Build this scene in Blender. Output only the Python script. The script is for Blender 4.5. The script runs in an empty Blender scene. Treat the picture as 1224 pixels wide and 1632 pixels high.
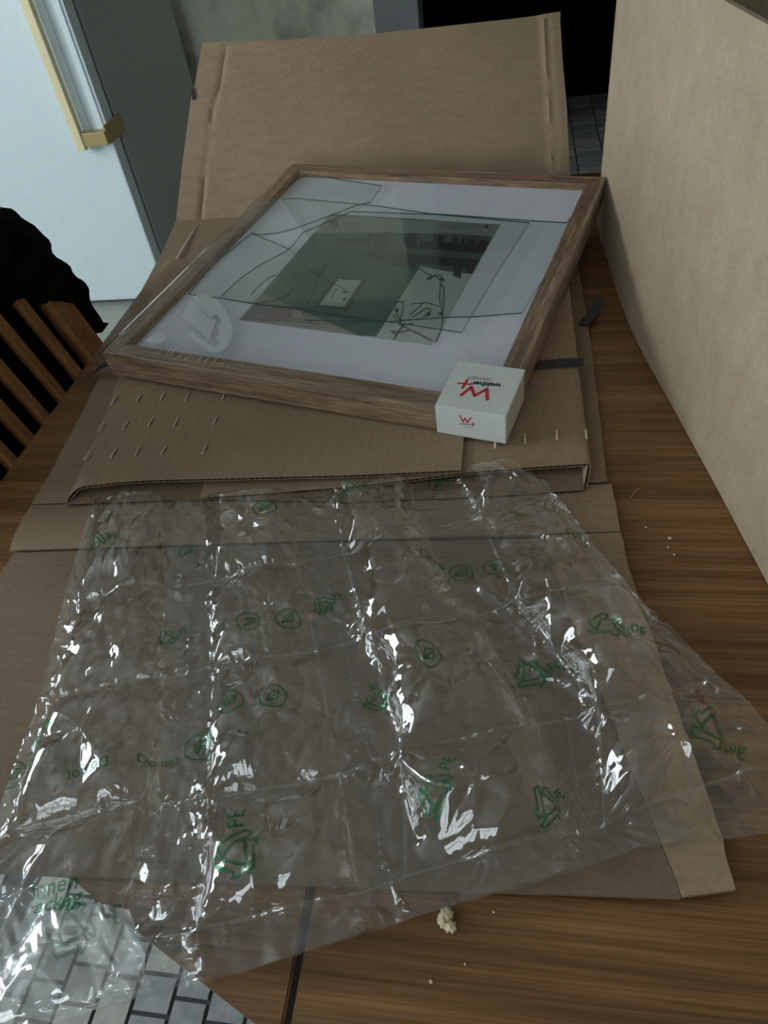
import bpy, bmesh, math, random, time
import numpy as np
from mathutils import Vector, Matrix

C = bpy.context.scene.collection
random.seed(7)
rng = np.random.default_rng(11)

# ---------------------------------------------------------------- camera
# world axes: x runs along the grain of the table, y away from the viewer, z up (metres)
FPX, CX, CY = 1150.0, 612.0, 816.0
CAM = np.array([0.0, 0.0, 1.25])
_n = np.array([805 - CX, 1985 - CY, FPX]); _n /= np.linalg.norm(_n)
_up = -_n
_fy = np.array([0, 0, 1.0]); _fy = _fy - _fy.dot(_up) * _up; _fy /= np.linalg.norm(_fy)
_fx = np.cross(_fy, _up)
_a = math.radians(14)
_Rz = np.array([[math.cos(_a), -math.sin(_a), 0], [math.sin(_a), math.cos(_a), 0], [0, 0, 1]])
ROT = _Rz @ np.array([_fx, _fy, _up])

def ray(x, y):
    r = ROT @ np.array([x - CX, y - CY, FPX])
    return r / np.linalg.norm(r)
def at(x, y, z=0.75):                       # pixel of the photograph -> point at height z
    r = ray(x, y)
    return CAM + r * (z - CAM[2]) / r[2]
def hit(x, y, p, n):                        # pixel -> point on the plane through p with normal n
    r = ray(x, y)
    return CAM + r * (np.dot(np.array(p) - CAM, n) / np.dot(r, n))

cd = bpy.data.cameras.new('camera'); cam = bpy.data.objects.new('camera', cd); C.objects.link(cam)
cd.sensor_fit = 'HORIZONTAL'; cd.sensor_width = 36; cd.lens = 36 * FPX / 1224
cd.clip_start = 0.02; cd.clip_end = 60
m = Matrix.Identity(4)
for r in range(3):
    m[r][0] = ROT[r][0]; m[r][1] = -ROT[r][1]; m[r][2] = -ROT[r][2]; m[r][3] = CAM[r]
cam.matrix_world = m
bpy.context.scene.camera = cam

# ---------------------------------------------------------------- world, lights, exposure
sc = bpy.context.scene
sc.view_settings.view_transform = 'Standard'; sc.view_settings.look = 'None'
sc.view_settings.gamma = 1; sc.view_settings.use_curve_mapping = False
sc.view_settings.exposure = -0.3
sc.cycles.transparent_max_bounces = 24
w = bpy.data.worlds.new('world'); sc.world = w; w.use_nodes = True
bg = w.node_tree.nodes['Background']; bg.inputs[0].default_value = (0.50, 0.56, 0.60, 1); bg.inputs[1].default_value = 0.3

def area(name, loc, target, sx, sy, power, col):
    l = bpy.data.lights.new(name, 'AREA'); l.shape = 'RECTANGLE'; l.size = sx; l.size_y = sy
    l.energy = power; l.color = col
    o = bpy.data.objects.new(name, l); C.objects.link(o)
    o.location = loc
    d = Vector(target) - Vector(loc)
    o.rotation_euler = d.to_track_quat('-Z', 'Y').to_euler()
    return o
# daylight comes in through two windows: one in the left wall, one behind the viewer
area('window_light', (-3.19, 0.25, 1.60), (0.0, 0.25, 1.60), 1.5, 1.25, 120, (0.84, 0.94, 1.0))
area('window_light', (-0.9, -2.59, 1.65), (-0.9, 0.0, 1.65), 1.3, 1.25, 38, (0.86, 0.95, 1.0))

# ---------------------------------------------------------------- helpers
def link(name, me, mat=None, parent=None):
    o = bpy.data.objects.new(name, me); C.objects.link(o)
    if mat is not None and len(me.materials) == 0: me.materials.append(mat)
    if parent is not None: o.parent = parent
    return o
def mesh(name, V, F, mat=None, parent=None, smooth=False):
    me = bpy.data.meshes.new(name)
    me.from_pydata([tuple(map(float, v)) for v in V], [], [tuple(map(int, f)) for f in F]); me.update()
    if smooth: me.polygons.foreach_set('use_smooth', [True] * len(me.polygons))
    return link(name, me, mat, parent)
def bm_obj(name, bm, mat=None, parent=None, smooth=False):
    bmesh.ops.recalc_face_normals(bm, faces=bm.faces[:])
    me = bpy.data.meshes.new(name); bm.to_mesh(me); bm.free()
    if smooth: me.polygons.foreach_set('use_smooth', [True] * len(me.polygons))
    return link(name, me, mat, parent)
def tag(o, label=None, cat=None, group=None, kind=None):
    if label: o['label'] = label
    if cat: o['category'] = cat
    if group: o['group'] = group
    if kind: o['kind'] = kind
    return o
def empty(name, loc, label, cat, group=None, rot=(0, 0, 0)):
    o = bpy.data.objects.new(name, None); C.objects.link(o)
    o.location = loc; o.rotation_euler = rot; o.empty_display_size = 0.05
    return tag(o, label, cat, group)
def reparent(o, p):                          # parts are modelled in world space, then handed to their thing
    o.parent = p
    root = p; mw = Matrix.Identity(4)
    while root is not None:
        mw = root.matrix_basis @ mw; root = root.parent
    o.matrix_parent_inverse = Matrix.Identity(4)
    o.matrix_basis = mw.inverted() @ o.matrix_basis
    return o
def add_box(bm, lo, hi, bev=0.0, mat4=None):
    r = bmesh.ops.create_cube(bm, size=1)
    vs = r['verts']
    for v in vs:
        v.co = Vector([lo[i] + (v.co[i] + 0.5) * (hi[i] - lo[i]) for i in range(3)])
    if bev > 0:
        es = list({e for v in vs for e in v.link_edges})
        rr = bmesh.ops.bevel(bm, geom=es, offset=bev, segments=2, affect='EDGES', profile=0.6)
        vs = list({v for f in rr['faces'] for v in f.verts} | {v for v in vs if v.is_valid})
    if mat4 is not None:
        bmesh.ops.transform(bm, matrix=mat4, verts=vs)
    return vs
def box(name, lo, hi, mat, parent=None, bev=0.0, smooth=False):
    bm = bmesh.new(); add_box(bm, lo, hi, bev); return bm_obj(name, bm, mat, parent, smooth)
def prism(name, poly, z0, z1, mat, parent=None, bev=0.0):
    bm = bmesh.new()
    f = bm.faces.new([bm.verts.new((p[0], p[1], z0)) for p in poly])
    r = bmesh.ops.extrude_face_region(bm, geom=[f])
    for v in r['geom']:
        if isinstance(v, bmesh.types.BMVert): v.co.z = z1
    if bev > 0:
        es = [e for e in bm.edges if abs(e.verts[0].co.z - z1) < 1e-6 and abs(e.verts[1].co.z - z1) < 1e-6]
        bmesh.ops.bevel(bm, geom=es, offset=bev, segments=2, affect='EDGES')
    return bm_obj(name, bm, mat, parent)
def tube(bm, pts, rad, seg=10):
    pts = [np.array(p, float) for p in pts]
    if not hasattr(rad, '__len__'): rad = [rad] * len(pts)
    rings = []
    for i, p in enumerate(pts):
        t = pts[min(i + 1, len(pts) - 1)] - pts[max(i - 1, 0)]; t /= np.linalg.norm(t)
        a = np.cross(t, [0, 0, 1.0])
        if np.linalg.norm(a) < 1e-3: a = np.array([1.0, 0, 0])
        a /= np.linalg.norm(a); b = np.cross(t, a)
        rings.append([bm.verts.new(p + rad[i] * (math.cos(2 * math.pi * k / seg) * a + math.sin(2 * math.pi * k / seg) * b)) for k in range(seg)])
    for r0, r1 in zip(rings, rings[1:]):
        for k in range(seg):
            bm.faces.new((r0[k], r0[(k + 1) % seg], r1[(k + 1) % seg], r1[k]))
    bm.faces.new(rings[0][::-1]); bm.faces.new(rings[-1])
def sheet(name, P, th, mat, parent=None, smooth=True, down=(0, 0, -1)):
    """closed thin board over a grid of points P[n][m]; th = thickness towards 'down' (or along the normals if down is None)"""
    P = np.array(P, float); n, m_, _ = P.shape
    if down is None:
        du = np.gradient(P, axis=0); dv = np.gradient(P, axis=1)
        N = np.cross(du, dv); N /= (np.linalg.norm(N, axis=2, keepdims=True) + 1e-12)
        if N[..., 2].mean() > 0: N = -N
        Q = P + N * th
    else:
        Q = P + np.array(down) * th
    V = np.concatenate([P.reshape(-1, 3), Q.reshape(-1, 3)])
    F = []; o = n * m_
    idx = lambda i, j: i * m_ + j
    for i in range(n - 1):
        for j in range(m_ - 1):
            F.append((idx(i, j), idx(i, j + 1), idx(i + 1, j + 1), idx(i + 1, j)))
            F.append((o + idx(i, j), o + idx(i + 1, j), o + idx(i + 1, j + 1), o + idx(i, j + 1)))
    rim = [idx(0, j) for j in range(m_)] + [idx(i, m_ - 1) for i in range(1, n)] + [idx(n - 1, j) for j in range(m_ - 2, -1, -1)] + [idx(i, 0) for i in range(n - 2, 0, -1)]
    for a, b in zip(rim, rim[1:] + rim[:1]): F.append((a, o + a, o + b, b))
    me = bpy.data.meshes.new(name); me.from_pydata([tuple(v) for v in V], [], F); me.update()
    bm = bmesh.new(); bm.from_mesh(me); bmesh.ops.recalc_face_normals(bm, faces=bm.faces[:])
    if smooth:
        for f in bm.faces: f.smooth = True
        for e in bm.edges:
            if len(e.link_faces) == 2 and e.calc_face_angle(0) > 0.7: e.smooth = False
    bm.to_mesh(me); bm.free()
    return link(name, me, mat, parent)
def lerp(a, b, t): return np.array(a) * (1 - t) + np.array(b) * t
def bilin(c00, c10, c01, c11, n, m_, fn=None):
    """grid of points; first index runs along y, second along x"""
    out = np.zeros((n, m_, 3))
    for i in range(n):
        t = i / (n - 1)
        for j in range(m_):
            s = j / (m_ - 1)
            p = lerp(lerp(c00, c10, s), lerp(c01, c11, s), t)
            if fn is not None: p = p + np.array(fn(s, t))
            out[i, j] = p
    return out

# ---------------------------------------------------------------- materials
def new_mat(name):
    m = bpy.data.materials.new(name); m.use_nodes = True
    nt = m.node_tree; return m, nt, nt.nodes, nt.links, nt.nodes['Principled BSDF']
def simple(name, col, rough=0.5, metal=0.0, spec=0.5):
    m, nt, N, L, B = new_mat(name)
    B.inputs['Base Color'].default_value = (*col, 1); B.inputs['Roughness'].default_value = rough
    B.inputs['Metallic'].default_value = metal; B.inputs['Specular IOR Level'].default_value = spec
    tc = N.new('ShaderNodeTexCoord'); nz = N.new('ShaderNodeTexNoise'); nz.inputs['Scale'].default_value = 40; nz.inputs['Detail'].default_value = 4
    L.new(tc.outputs['Object'], nz.inputs['Vector'])
    mx = N.new('ShaderNodeMix'); mx.data_type = 'RGBA'; mx.blend_type = 'MULTIPLY'; mx.inputs[0].default_value = 0.12
    mx.inputs[6].default_value = (*col, 1); L.new(nz.outputs['Color'], mx.inputs[7]); L.new(mx.outputs[2], B.inputs['Base Color'])
    return m
def ramp(N, stops):
    r = N.new('ShaderNodeValToRGB'); e = r.color_ramp.elements
    while len(e) < len(stops): e.new(0.5)
    for x, (p, c) in zip(e, stops): x.position = p; x.color = (*c, 1)
    return r
def noise_col(name, stops, scale, stretch=(1, 1, 1), rough=0.6, bump=0.1, detail=6, coords='Object', spec=0.4, dist=0.001, extra=None, metal=0, fine=None):
    m, nt, N, L, B = new_mat(name)
    tc = N.new('ShaderNodeTexCoord'); mp = N.new('ShaderNodeMapping'); mp.inputs['Scale'].default_value = stretch
    L.new(tc.outputs[coords], mp.inputs['Vector'])
    nz = N.new('ShaderNodeTexNoise'); nz.inputs['Scale'].default_value = scale; nz.inputs['Detail'].default_value = detail; nz.inputs['Roughness'].default_value = 0.6
    L.new(mp.outputs[0], nz.inputs['Vector'])
    r = ramp(N, stops); L.new(nz.outputs['Fac'], r.inputs[0])
    col = r.outputs[0]
    if fine:
        mp2 = N.new('ShaderNodeMapping'); mp2.inputs['Scale'].default_value = fine[1]; L.new(tc.outputs[coords], mp2.inputs['Vector'])
        n2 = N.new('ShaderNodeTexNoise'); n2.inputs['Scale'].default_value = fine[0]; n2.inputs['Detail'].default_value = 3
        L.new(mp2.outputs[0], n2.inputs['Vector'])
        r2 = ramp(N, [(0.35, (1 - fine[2],) * 3), (0.65, (1 + fine[2] * 0.3,) * 3)]); L.new(n2.outputs['Fac'], r2.inputs[0])
        mx = N.new('ShaderNodeMix'); mx.data_type = 'RGBA'; mx.blend_type = 'MULTIPLY'; mx.inputs[0].default_value = 1
        L.new(col, mx.inputs[6]); L.new(r2.outputs[0], mx.inputs[7]); col = mx.outputs[2]
    L.new(col, B.inputs['Base Color'])
    B.inputs['Roughness'].default_value = rough; B.inputs['Specular IOR Level'].default_value = spec; B.inputs['Metallic'].default_value = metal
    bp = N.new('ShaderNodeBump'); bp.inputs['Strength'].default_value = bump; bp.inputs['Distance'].default_value = dist
    L.new(nz.outputs['Fac'], bp.inputs['Height']); L.new(bp.outputs[0], B.inputs['Normal'])
    return m
def cardboard(name, col, wave_axis='Y', wave=0.12):
    m, nt, N, L, B = new_mat(name)
    tc = N.new('ShaderNodeTexCoord')
    n1 = N.new('ShaderNodeTexNoise'); n1.inputs['Scale'].default_value = 4; n1.inputs['Detail'].default_value = 5
    n2 = N.new('ShaderNodeTexNoise'); n2.inputs['Scale'].default_value = 220; n2.inputs['Detail'].default_value = 4; n2.inputs['Roughness'].default_value = 0.7
    mp = N.new('ShaderNodeMapping'); mp.inputs['Scale'].default_value = (1, 9, 1) if wave_axis == 'Y' else (9, 1, 1)
    n3 = N.new('ShaderNodeTexNoise'); n3.inputs['Scale'].default_value = 26; n3.inputs['Detail'].default_value = 3
    L.new(tc.outputs['Object'], n1.inputs['Vector']); L.new(tc.outputs['Object'], n2.inputs['Vector'])
    L.new(tc.outputs['Object'], mp.inputs['Vector']); L.new(mp.outputs[0], n3.inputs['Vector'])
    c = np.array(col)
    r1 = ramp(N, [(0.25, tuple(c * 0.86)), (0.75, tuple(c * 1.12))]); L.new(n1.outputs['Fac'], r1.inputs[0])
    r2 = ramp(N, [(0.25, (0.84,) * 3), (0.75, (1.1,) * 3)]); L.new(n2.outputs['Fac'], r2.inputs[0])
    r3 = ramp(N, [(0.3, (0.93, 0.92, 0.9)), (0.7, (1.05,) * 3)]); L.new(n3.outputs['Fac'], r3.inputs[0])
    a = N.new('ShaderNodeMix'); a.data_type = 'RGBA'; a.blend_type = 'MULTIPLY'; a.inputs[0].default_value = 1
    b = N.new('ShaderNodeMix'); b.data_type = 'RGBA'; b.blend_type = 'MULTIPLY'; b.inputs[0].default_value = 1
    L.new(r1.outputs[0], a.inputs[6]); L.new(r2.outputs[0], a.inputs[7]); L.new(a.outputs[2], b.inputs[6]); L.new(r3.outputs[0], b.inputs[7])
    L.new(b.outputs[2], B.inputs['Base Color'])
    B.inputs['Roughness'].default_value = 0.82; B.inputs['Specular IOR Level'].default_value = 0.2
    wv = N.new('ShaderNodeTexWave'); wv.wave_type = 'BANDS'; wv.bands_direction = wave_axis; wv.inputs['Scale'].default_value = 48; wv.inputs['Distortion'].default_value = 0.6
    L.new(tc.outputs['Object'], wv.inputs['Vector'])
    ad = N.new('ShaderNodeMath'); ad.operation = 'MULTIPLY_ADD'; ad.inputs[1].default_value = wave; L.new(wv.outputs['Fac'], ad.inputs[0]); 
    ad2 = N.new('ShaderNodeMath'); ad2.operation = 'MULTIPLY'; ad2.inputs[1].default_value = 0.3; L.new(n2.outputs['Fac'], ad2.inputs[0]); L.new(ad2.outputs[0], ad.inputs[2])
    bp = N.new('ShaderNodeBump'); bp.inputs['Strength'].default_value = 0.5; bp.inputs['Distance'].default_value = 0.001
    L.new(ad.outputs[0], bp.inputs['Height']); L.new(bp.outputs[0], B.inputs['Normal'])
    return m
def film_mat(name, tint=(0.93, 0.94, 0.93), f0=0.07, f1=0.85, rough=0.07, haze=0.015, hazecol=(0.7, 0.74, 0.74), bump=0.0, bscale=60):
    """clear thin plastic: see-through, glossy, a little milky"""
    m = bpy.data.materials.new(name); m.use_nodes = True; nt = m.node_tree; N = nt.nodes; L = nt.links; N.clear()
    out = N.new('ShaderNodeOutputMaterial'); tr = N.new('ShaderNodeBsdfTransparent'); tr.inputs[0].default_value = (*tint, 1)
    gl = N.new('ShaderNodeBsdfGlossy'); gl.inputs['Roughness'].default_value = rough; gl.inputs['Color'].default_value = (1, 1, 1, 1)
    df = N.new('ShaderNodeBsdfDiffuse'); df.inputs[0].default_value = (*hazecol, 1)
    lw = N.new('ShaderNodeLayerWeight'); lw.inputs['Blend'].default_value = 0.5
    pw = N.new('ShaderNodeMath'); pw.operation = 'POWER'; pw.inputs[1].default_value = 3.5; L.new(lw.outputs['Facing'], pw.inputs[0])
    ma = N.new('ShaderNodeMath'); ma.operation = 'MULTIPLY_ADD'; ma.inputs[1].default_value = f1; ma.inputs[2].default_value = f0; ma.use_clamp = True
    L.new(pw.outputs[0], ma.inputs[0])
    m1 = N.new('ShaderNodeMixShader'); m1.inputs[0].default_value = haze; L.new(tr.outputs[0], m1.inputs[1]); L.new(df.outputs[0], m1.inputs[2])
    m2 = N.new('ShaderNodeMixShader'); L.new(ma.outputs[0], m2.inputs[0]); L.new(m1.outputs[0], m2.inputs[1]); L.new(gl.outputs[0], m2.inputs[2])
    if bump > 0:
        tc = N.new('ShaderNodeTexCoord'); nz = N.new('ShaderNodeTexNoise'); nz.inputs['Scale'].default_value = bscale; nz.inputs['Detail'].default_value = 2
        L.new(tc.outputs['Object'], nz.inputs['Vector']); bp = N.new('ShaderNodeBump'); bp.inputs['Strength'].default_value = bump; bp.inputs['Distance'].default_value = 0.002
        L.new(nz.outputs['Fac'], bp.inputs['Height']); L.new(bp.outputs[0], gl.inputs['Normal'])
    L.new(m2.outputs[0], out.inputs[0])
    return m

M = {}
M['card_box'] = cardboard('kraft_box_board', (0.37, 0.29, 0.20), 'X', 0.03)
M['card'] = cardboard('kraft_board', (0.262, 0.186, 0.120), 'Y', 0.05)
M['card_shade'] = cardboard('kraft_board_shaded', (0.190, 0.136, 0.088), 'Y', 0.07)  # same kraft board made darker: the lower sheet's shade is in the colour
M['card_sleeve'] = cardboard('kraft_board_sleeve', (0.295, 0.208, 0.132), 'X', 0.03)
M['flute'] = simple('board_gap_shade', (0.035, 0.023, 0.015), 0.9)  # near black: shade in the gaps of the board put into the colour
M['edge'] = simple('torn_board_edge', (0.36, 0.27, 0.19), 0.9)
M['lip'] = simple('torn_slit_lip', (0.60, 0.48, 0.34), 0.9)
M['table'] = noise_col('oiled_table_wood', [(0.30, (0.100, 0.045, 0.013)), (0.5, (0.190, 0.092, 0.030)), (0.70, (0.275, 0.140, 0.050))], 9, (0.35, 7, 7), rough=0.38, bump=0.06, spec=0.4, fine=(60, (0.12, 8, 8), 0.35))
M['chair'] = noise_col('orange_beech', [(0.3, (0.32, 0.135, 0.045)), (0.7, (0.50, 0.235, 0.085))], 14, (4, 4, 0.5), rough=0.35, bump=0.03, fine=(60, (8, 8, 0.4), 0.2))
M['frame_x'] = noise_col('taupe_oak_x', [(0.32, (0.135, 0.080, 0.045)), (0.5, (0.27, 0.172, 0.102)), (0.68, (0.42, 0.285, 0.18))], 22, (0.5, 9, 9), rough=0.5, bump=0.25, fine=(130, (0.4, 9, 9), 0.45))
M['frame_y'] = noise_col('taupe_oak_y', [(0.32, (0.135, 0.080, 0.045)), (0.5, (0.27, 0.172, 0.102)), (0.68, (0.42, 0.285, 0.18))], 22, (9, 0.5, 9), rough=0.5, bump=0.25, fine=(130, (9, 0.4, 9), 0.45))
M['mat'] = simple('white_mount_card', (0.66, 0.67, 0.74), 0.8)
M['backing'] = simple('brown_backing', (0.16, 0.1, 0.06), 0.9)
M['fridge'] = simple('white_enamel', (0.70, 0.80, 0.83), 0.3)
M['fridge_side'] = simple('shaded_enamel', (0.44, 0.455, 0.445), 0.45)  # white body turned grey: the side's shade is put into the colour
M['seal'] = simple('fridge_seal', (0.13, 0.14, 0.15), 0.6)
M['handle'] = simple('yellowed_plastic', (0.80, 0.70, 0.44), 0.4)
M['handle_dk'] = simple('yellowed_plastic_bracket', (0.40, 0.30, 0.13), 0.4)
M['wall'] = noise_col('mottled_wallpaper', [(0.35, (0.38, 0.385, 0.31)), (0.5, (0.62, 0.62, 0.51)), (0.7, (0.72, 0.72, 0.60))], 5, rough=0.8, bump=0.05)
M['ceil'] = simple('ceiling_paint', (0.62, 0.62, 0.60), 0.9)
M['trim_w'] = simple('white_window_paint', (0.7, 0.72, 0.72), 0.5)
M['trim'] = simple('grey_door_trim', (0.20, 0.215, 0.215), 0.5)
M['dark'] = simple('painted_darkness', (0.004, 0.004, 0.005), 0.95, spec=0.0)  # darkness of the room beyond the doorway, painted on
M['tile_a'] = noise_col('grey_tile', [(0.35, (0.16, 0.17, 0.17)), (0.65, (0.27, 0.275, 0.27))], 30, rough=0.5, bump=0.05)
M['tile_b'] = noise_col('pale_tile', [(0.35, (0.24, 0.245, 0.21)), (0.65, (0.34, 0.34, 0.30))], 30, rough=0.5, bump=0.05)
M['grout'] = simple('dark_grout', (0.05, 0.052, 0.05), 0.9)
M['cloth'] = noise_col('black_cloth', [(0.3, (0.002, 0.002, 0.0025)), (0.7, (0.006, 0.006, 0.007))], 60, rough=0.95, bump=0.3, spec=0.1)
M['strap'] = simple('dark_strap', (0.022, 0.026, 0.032), 0.5)
M['label'] = simple('white_label_card', (0.60, 0.63, 0.60), 0.45)
M['red'] = simple('red_ink', (0.50, 0.025, 0.03), 0.5)
M['ink'] = simple('black_ink', (0.02, 0.02, 0.025), 0.5)
M['ink_grey'] = simple('grey_ink', (0.28, 0.28, 0.28), 0.5)
M['crumb'] = noise_col('crumb', [(0.35, (0.5, 0.38, 0.2)), (0.65, (0.78, 0.70, 0.52))], 200, rough=0.8, bump=0.5)
# ================================================================ SETTING
TZ = 0.75
fl = tag(box('floor', (-3.2, -2.6, -0.02), (3.0, 6.5, -0.004), M['grout']), kind='structure')
# individual tiles where the photograph shows the floor: by the table's near corner and in the dark doorway
tile_me = {}
def tile(x, y, sx, sy, mt):
    key = (round(sx, 3), round(sy, 3), mt)
    if key not in tile_me:
        bm = bmesh.new(); add_box(bm, (-sx / 2, -sy / 2, -0.004), (sx / 2, sy / 2, 0.0), 0.0008)
        me = bpy.data.meshes.new('tile'); bm.to_mesh(me); bm.free(); me.materials.append(M[mt]); tile_me[key] = me
    o = bpy.data.objects.new('tile', tile_me[key]); C.objects.link(o); o.parent = fl
    o.location = (x, y, random.uniform(-0.0006, 0.0))
def tile_field(x0, x1, y0, y1, s, g=0.006):
    n = 0; i = 0; x = x0
    while x < x1:
        wd = s * (1.0 if i % 2 == 0 else 0.92)
        y = y0 + (0.0 if i % 2 == 0 else -s * 0.45); k = 0
        while y < y1:
            ht = s * (1.15 if (k + i) % 3 == 0 else 0.85)
            tile(x + wd / 2, y + ht / 2, wd - g, ht - g, 'tile_b' if (i * 7 + k * 3 + (i * k) % 4) % 5 < 2 else 'tile_a'); n += 1
            y += ht; k += 1
        x += wd; i += 1
    return n
tile_field(-0.80, -0.22, 0.0, 0.66, 0.062)
tile_field(-0.1, 0.72, 3.32, 4.45, 0.13)
# the tiles nobody can tell apart, in one piece
bm = bmesh.new()
xx = -3.1
while xx < 2.9:
    yy = -1.5
    while yy < 3.25:
        if not (-0.86 < xx < -0.18 and -0.16 < yy < 0.72) and not (xx < -0.35 and yy > 1.0):
            add_box(bm, (xx, yy, -0.004), (xx + 0.154, yy + 0.154, -0.0005))
        yy += 0.16
    xx += 0.16
tag(bm_obj('distant_tiles', bm, M['tile_a'], fl), kind='stuff')

box('floor_covering', (-3.1, 1.16, -0.004), (-0.40, 3.3, -0.0005), simple('grey_linoleum', (0.40, 0.41, 0.37), 0.5), fl)
def struct(o): return tag(o, kind='structure')
WY = 3.3
struct(box('wall_back', (-3.2, WY, 0), (-0.535, WY + 0.12, 2.6), M['wall']))
struct(box('trim_1', (-0.535, WY - 0.03, 0), (-0.363, WY + 0.14, 2.45), M['trim'], bev=0.006))
struct(box('trim_2', (0.95, WY - 0.03, 0), (1.07, WY + 0.14, 2.45), M['trim'], bev=0.006))
struct(box('trim_3', (-0.535, WY - 0.03, 2.45), (1.07, WY + 0.14, 2.6), M['trim'], bev=0.006))
bm = bmesh.new(); add_box(bm, (1.07, WY, 0), (3.0, WY + 0.12, 2.6)); add_box(bm, (-0.535, WY, 2.6), (1.07, WY + .12, 2.62))
struct(bm_obj('wall_back', bm, M['wall']))
# the unlit room behind the doorway; its darkness is painted in near black
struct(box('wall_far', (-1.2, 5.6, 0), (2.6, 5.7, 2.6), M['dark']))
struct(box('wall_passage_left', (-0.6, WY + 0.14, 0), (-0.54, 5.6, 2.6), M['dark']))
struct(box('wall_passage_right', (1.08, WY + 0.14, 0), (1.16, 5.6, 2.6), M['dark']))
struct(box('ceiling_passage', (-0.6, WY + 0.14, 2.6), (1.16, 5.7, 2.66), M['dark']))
struct(box('wall_left', (-3.3, -2.6, 0), (-3.2, 6.5, 2.6), M['wall']))
struct(box('wall_right', (3.0, -2.6, 0), (3.1, 6.5, 2.6), M['wall']))
struct(box('ceiling', (-3.3, -2.7, 2.6), (3.1, WY + 0.14, 2.7), M['ceil']))
bm = bmesh.new()
for lo, hi in (((-3.3, -2.7, 0), (3.1, -2.6, 1.0)), ((-3.3, -2.7, 2.3), (3.1, -2.6, 2.6)), ((-3.3, -2.7, 1.0), (-1.6, -2.6, 2.3)), ((-0.2, -2.7, 1.0), (3.1, -2.6, 2.3))): add_box(bm, lo, hi)
struct(bm_obj('wall_front', bm, M['wall']))
def window(nm, lo, hi, axis):
    w0 = struct(bm_obj(nm, (lambda b: (add_box(b, lo, hi), b)[1])(bmesh.new()), simple('bright_sky_pane', (0.8, 0.85, 0.9), 0.1)))
    c = [(lo[i] + hi[i]) / 2 for i in range(3)]
    a = axis; o = 1 - a; t = 0.03; s = 1 if lo[a] < 0 else -1
    zc_, f0, f1 = c[2], hi[a] + 0.02, hi[a] + 0.05
    def bar(u0, u1, z0, z1):
        l = [0, 0, z0]; h = [0, 0, z1]; l[a] = f0; h[a] = f1; l[o] = u0; h[o] = u1
        box('window_bar', l, h, M['trim_w'], w0, 0.003)
    bar(lo[o], lo[o] + .07, lo[2], hi[2]); bar(hi[o] - .07, hi[o], lo[2], hi[2]); bar(c[o] - .03, c[o] + .03, lo[2], hi[2])
    bar(lo[o], hi[o], lo[2], lo[2] + .07); bar(lo[o], hi[o], hi[2] - .07, hi[2]); bar(lo[o], hi[o], hi[2] - .42, hi[2] - .37)
window('window_1', (-3.215, -0.52, 0.96), (-3.198, 1.02, 2.24), 0)
window('window_2', (-1.57, -2.615, 1.0), (-0.23, -2.598, 2.3), 1)
cab = box('floor', (-0.53, 4.45, -0.0035), (1.07, 5.59, 0.006), M['dark'])  # far end of the passage floor, its darkness put into the colour
cab.name = 'floor'; struct(cab)

# ================================================================ REFRIGERATOR
fx1, fy0, fy1 = -1.283, 2.365, 3.16
fr = empty('refrigerator', (-1.58, 2.7, 0.0), 'tall white refrigerator with a yellowed handle, standing behind the chair', 'refrigerator')
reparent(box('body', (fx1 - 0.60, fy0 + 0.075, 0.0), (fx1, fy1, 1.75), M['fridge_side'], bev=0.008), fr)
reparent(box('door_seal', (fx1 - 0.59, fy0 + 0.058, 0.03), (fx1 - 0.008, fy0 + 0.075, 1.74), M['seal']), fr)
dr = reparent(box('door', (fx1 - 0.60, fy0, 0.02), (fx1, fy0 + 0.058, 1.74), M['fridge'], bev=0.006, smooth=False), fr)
bm = bmesh.new()
add_box(bm, (fx1 - 0.078, fy0 - 0.006, 0.60), (fx1 - 0.058, fy0 + 0.004, 1.5), 0.002)
add_box(bm, (fx1 - 0.030, fy0 - 0.005, 0.60), (fx1 - 0.010, fy0 + 0.004, 1.5), 0.002)
g = bm_obj('grip_moulding', bm, M['fridge']); g.parent = dr
hb = box('handle', (fx1 - 0.108, fy0 - 0.045, 0.565), (fx1 - 0.078, fy0 - 0.020, 1.45), M['handle'], bev=0.004); hb.parent = dr
bm = bmesh.new()
add_box(bm, (fx1 - 0.085, fy0 - 0.040, 0.575), (fx1 + 0.004, fy0 - 0.002, 0.615), 0.003)
add_box(bm, (fx1 - 0.001, fy0 - 0.03, 0.575), (fx1 + 0.006, fy0 + 0.10, 0.63), 0.002)
hbk = bm_obj('handle_bracket', bm, M['handle_dk']); hbk.parent = dr

# ================================================================ TABLE
tb = empty('dining_table', (-0.1, 0.7, 0.0), 'brown oiled wooden table with a narrow gap between two leaves, under all the packaging', 'table')
TL = -0.578; GX = -0.127
cham = [(-0.145, 0.073), (-0.275, 0.130), (-0.47, 0.222), (TL, 0.33)]
reparent(prism('table_leaf', [(GX - 0.0022, 0.066), cham[0], cham[1], cham[2], cham[3], (TL, 1.342), (GX - 0.0022, 1.342)], TZ - 0.028, TZ, M['table'], bev=0.0015), tb)
reparent(prism('tabletop', [(GX + 0.0022, 0.064), (GX + 0.0022, 1.342), (0.62, 1.342), (0.72, 1.24), (0.72, 0.17), (0.62, 0.03), (0.2, -0.0), (-0.06, 0.03)], TZ - 0.028, TZ, M['table'], bev=0.0015), tb)
reparent(box('apron', (TL + 0.07, 0.36, TZ - 0.11), (0.62, 0.385, TZ - 0.028), M['table']), tb)
reparent(box('apron', (TL + 0.07, 1.25, TZ - 0.11), (0.62, 1.275, TZ - 0.028), M['table']), tb)
for lx, ly in ((TL + 0.07, 0.37), (TL + 0.07, 1.22), (0.57, 0.3), (0.57, 1.22)):
    reparent(box('leg', (lx, ly, 0), (lx + 0.055, ly + 0.055, TZ - 0.028), M['table'], bev=0.004), tb)

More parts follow.
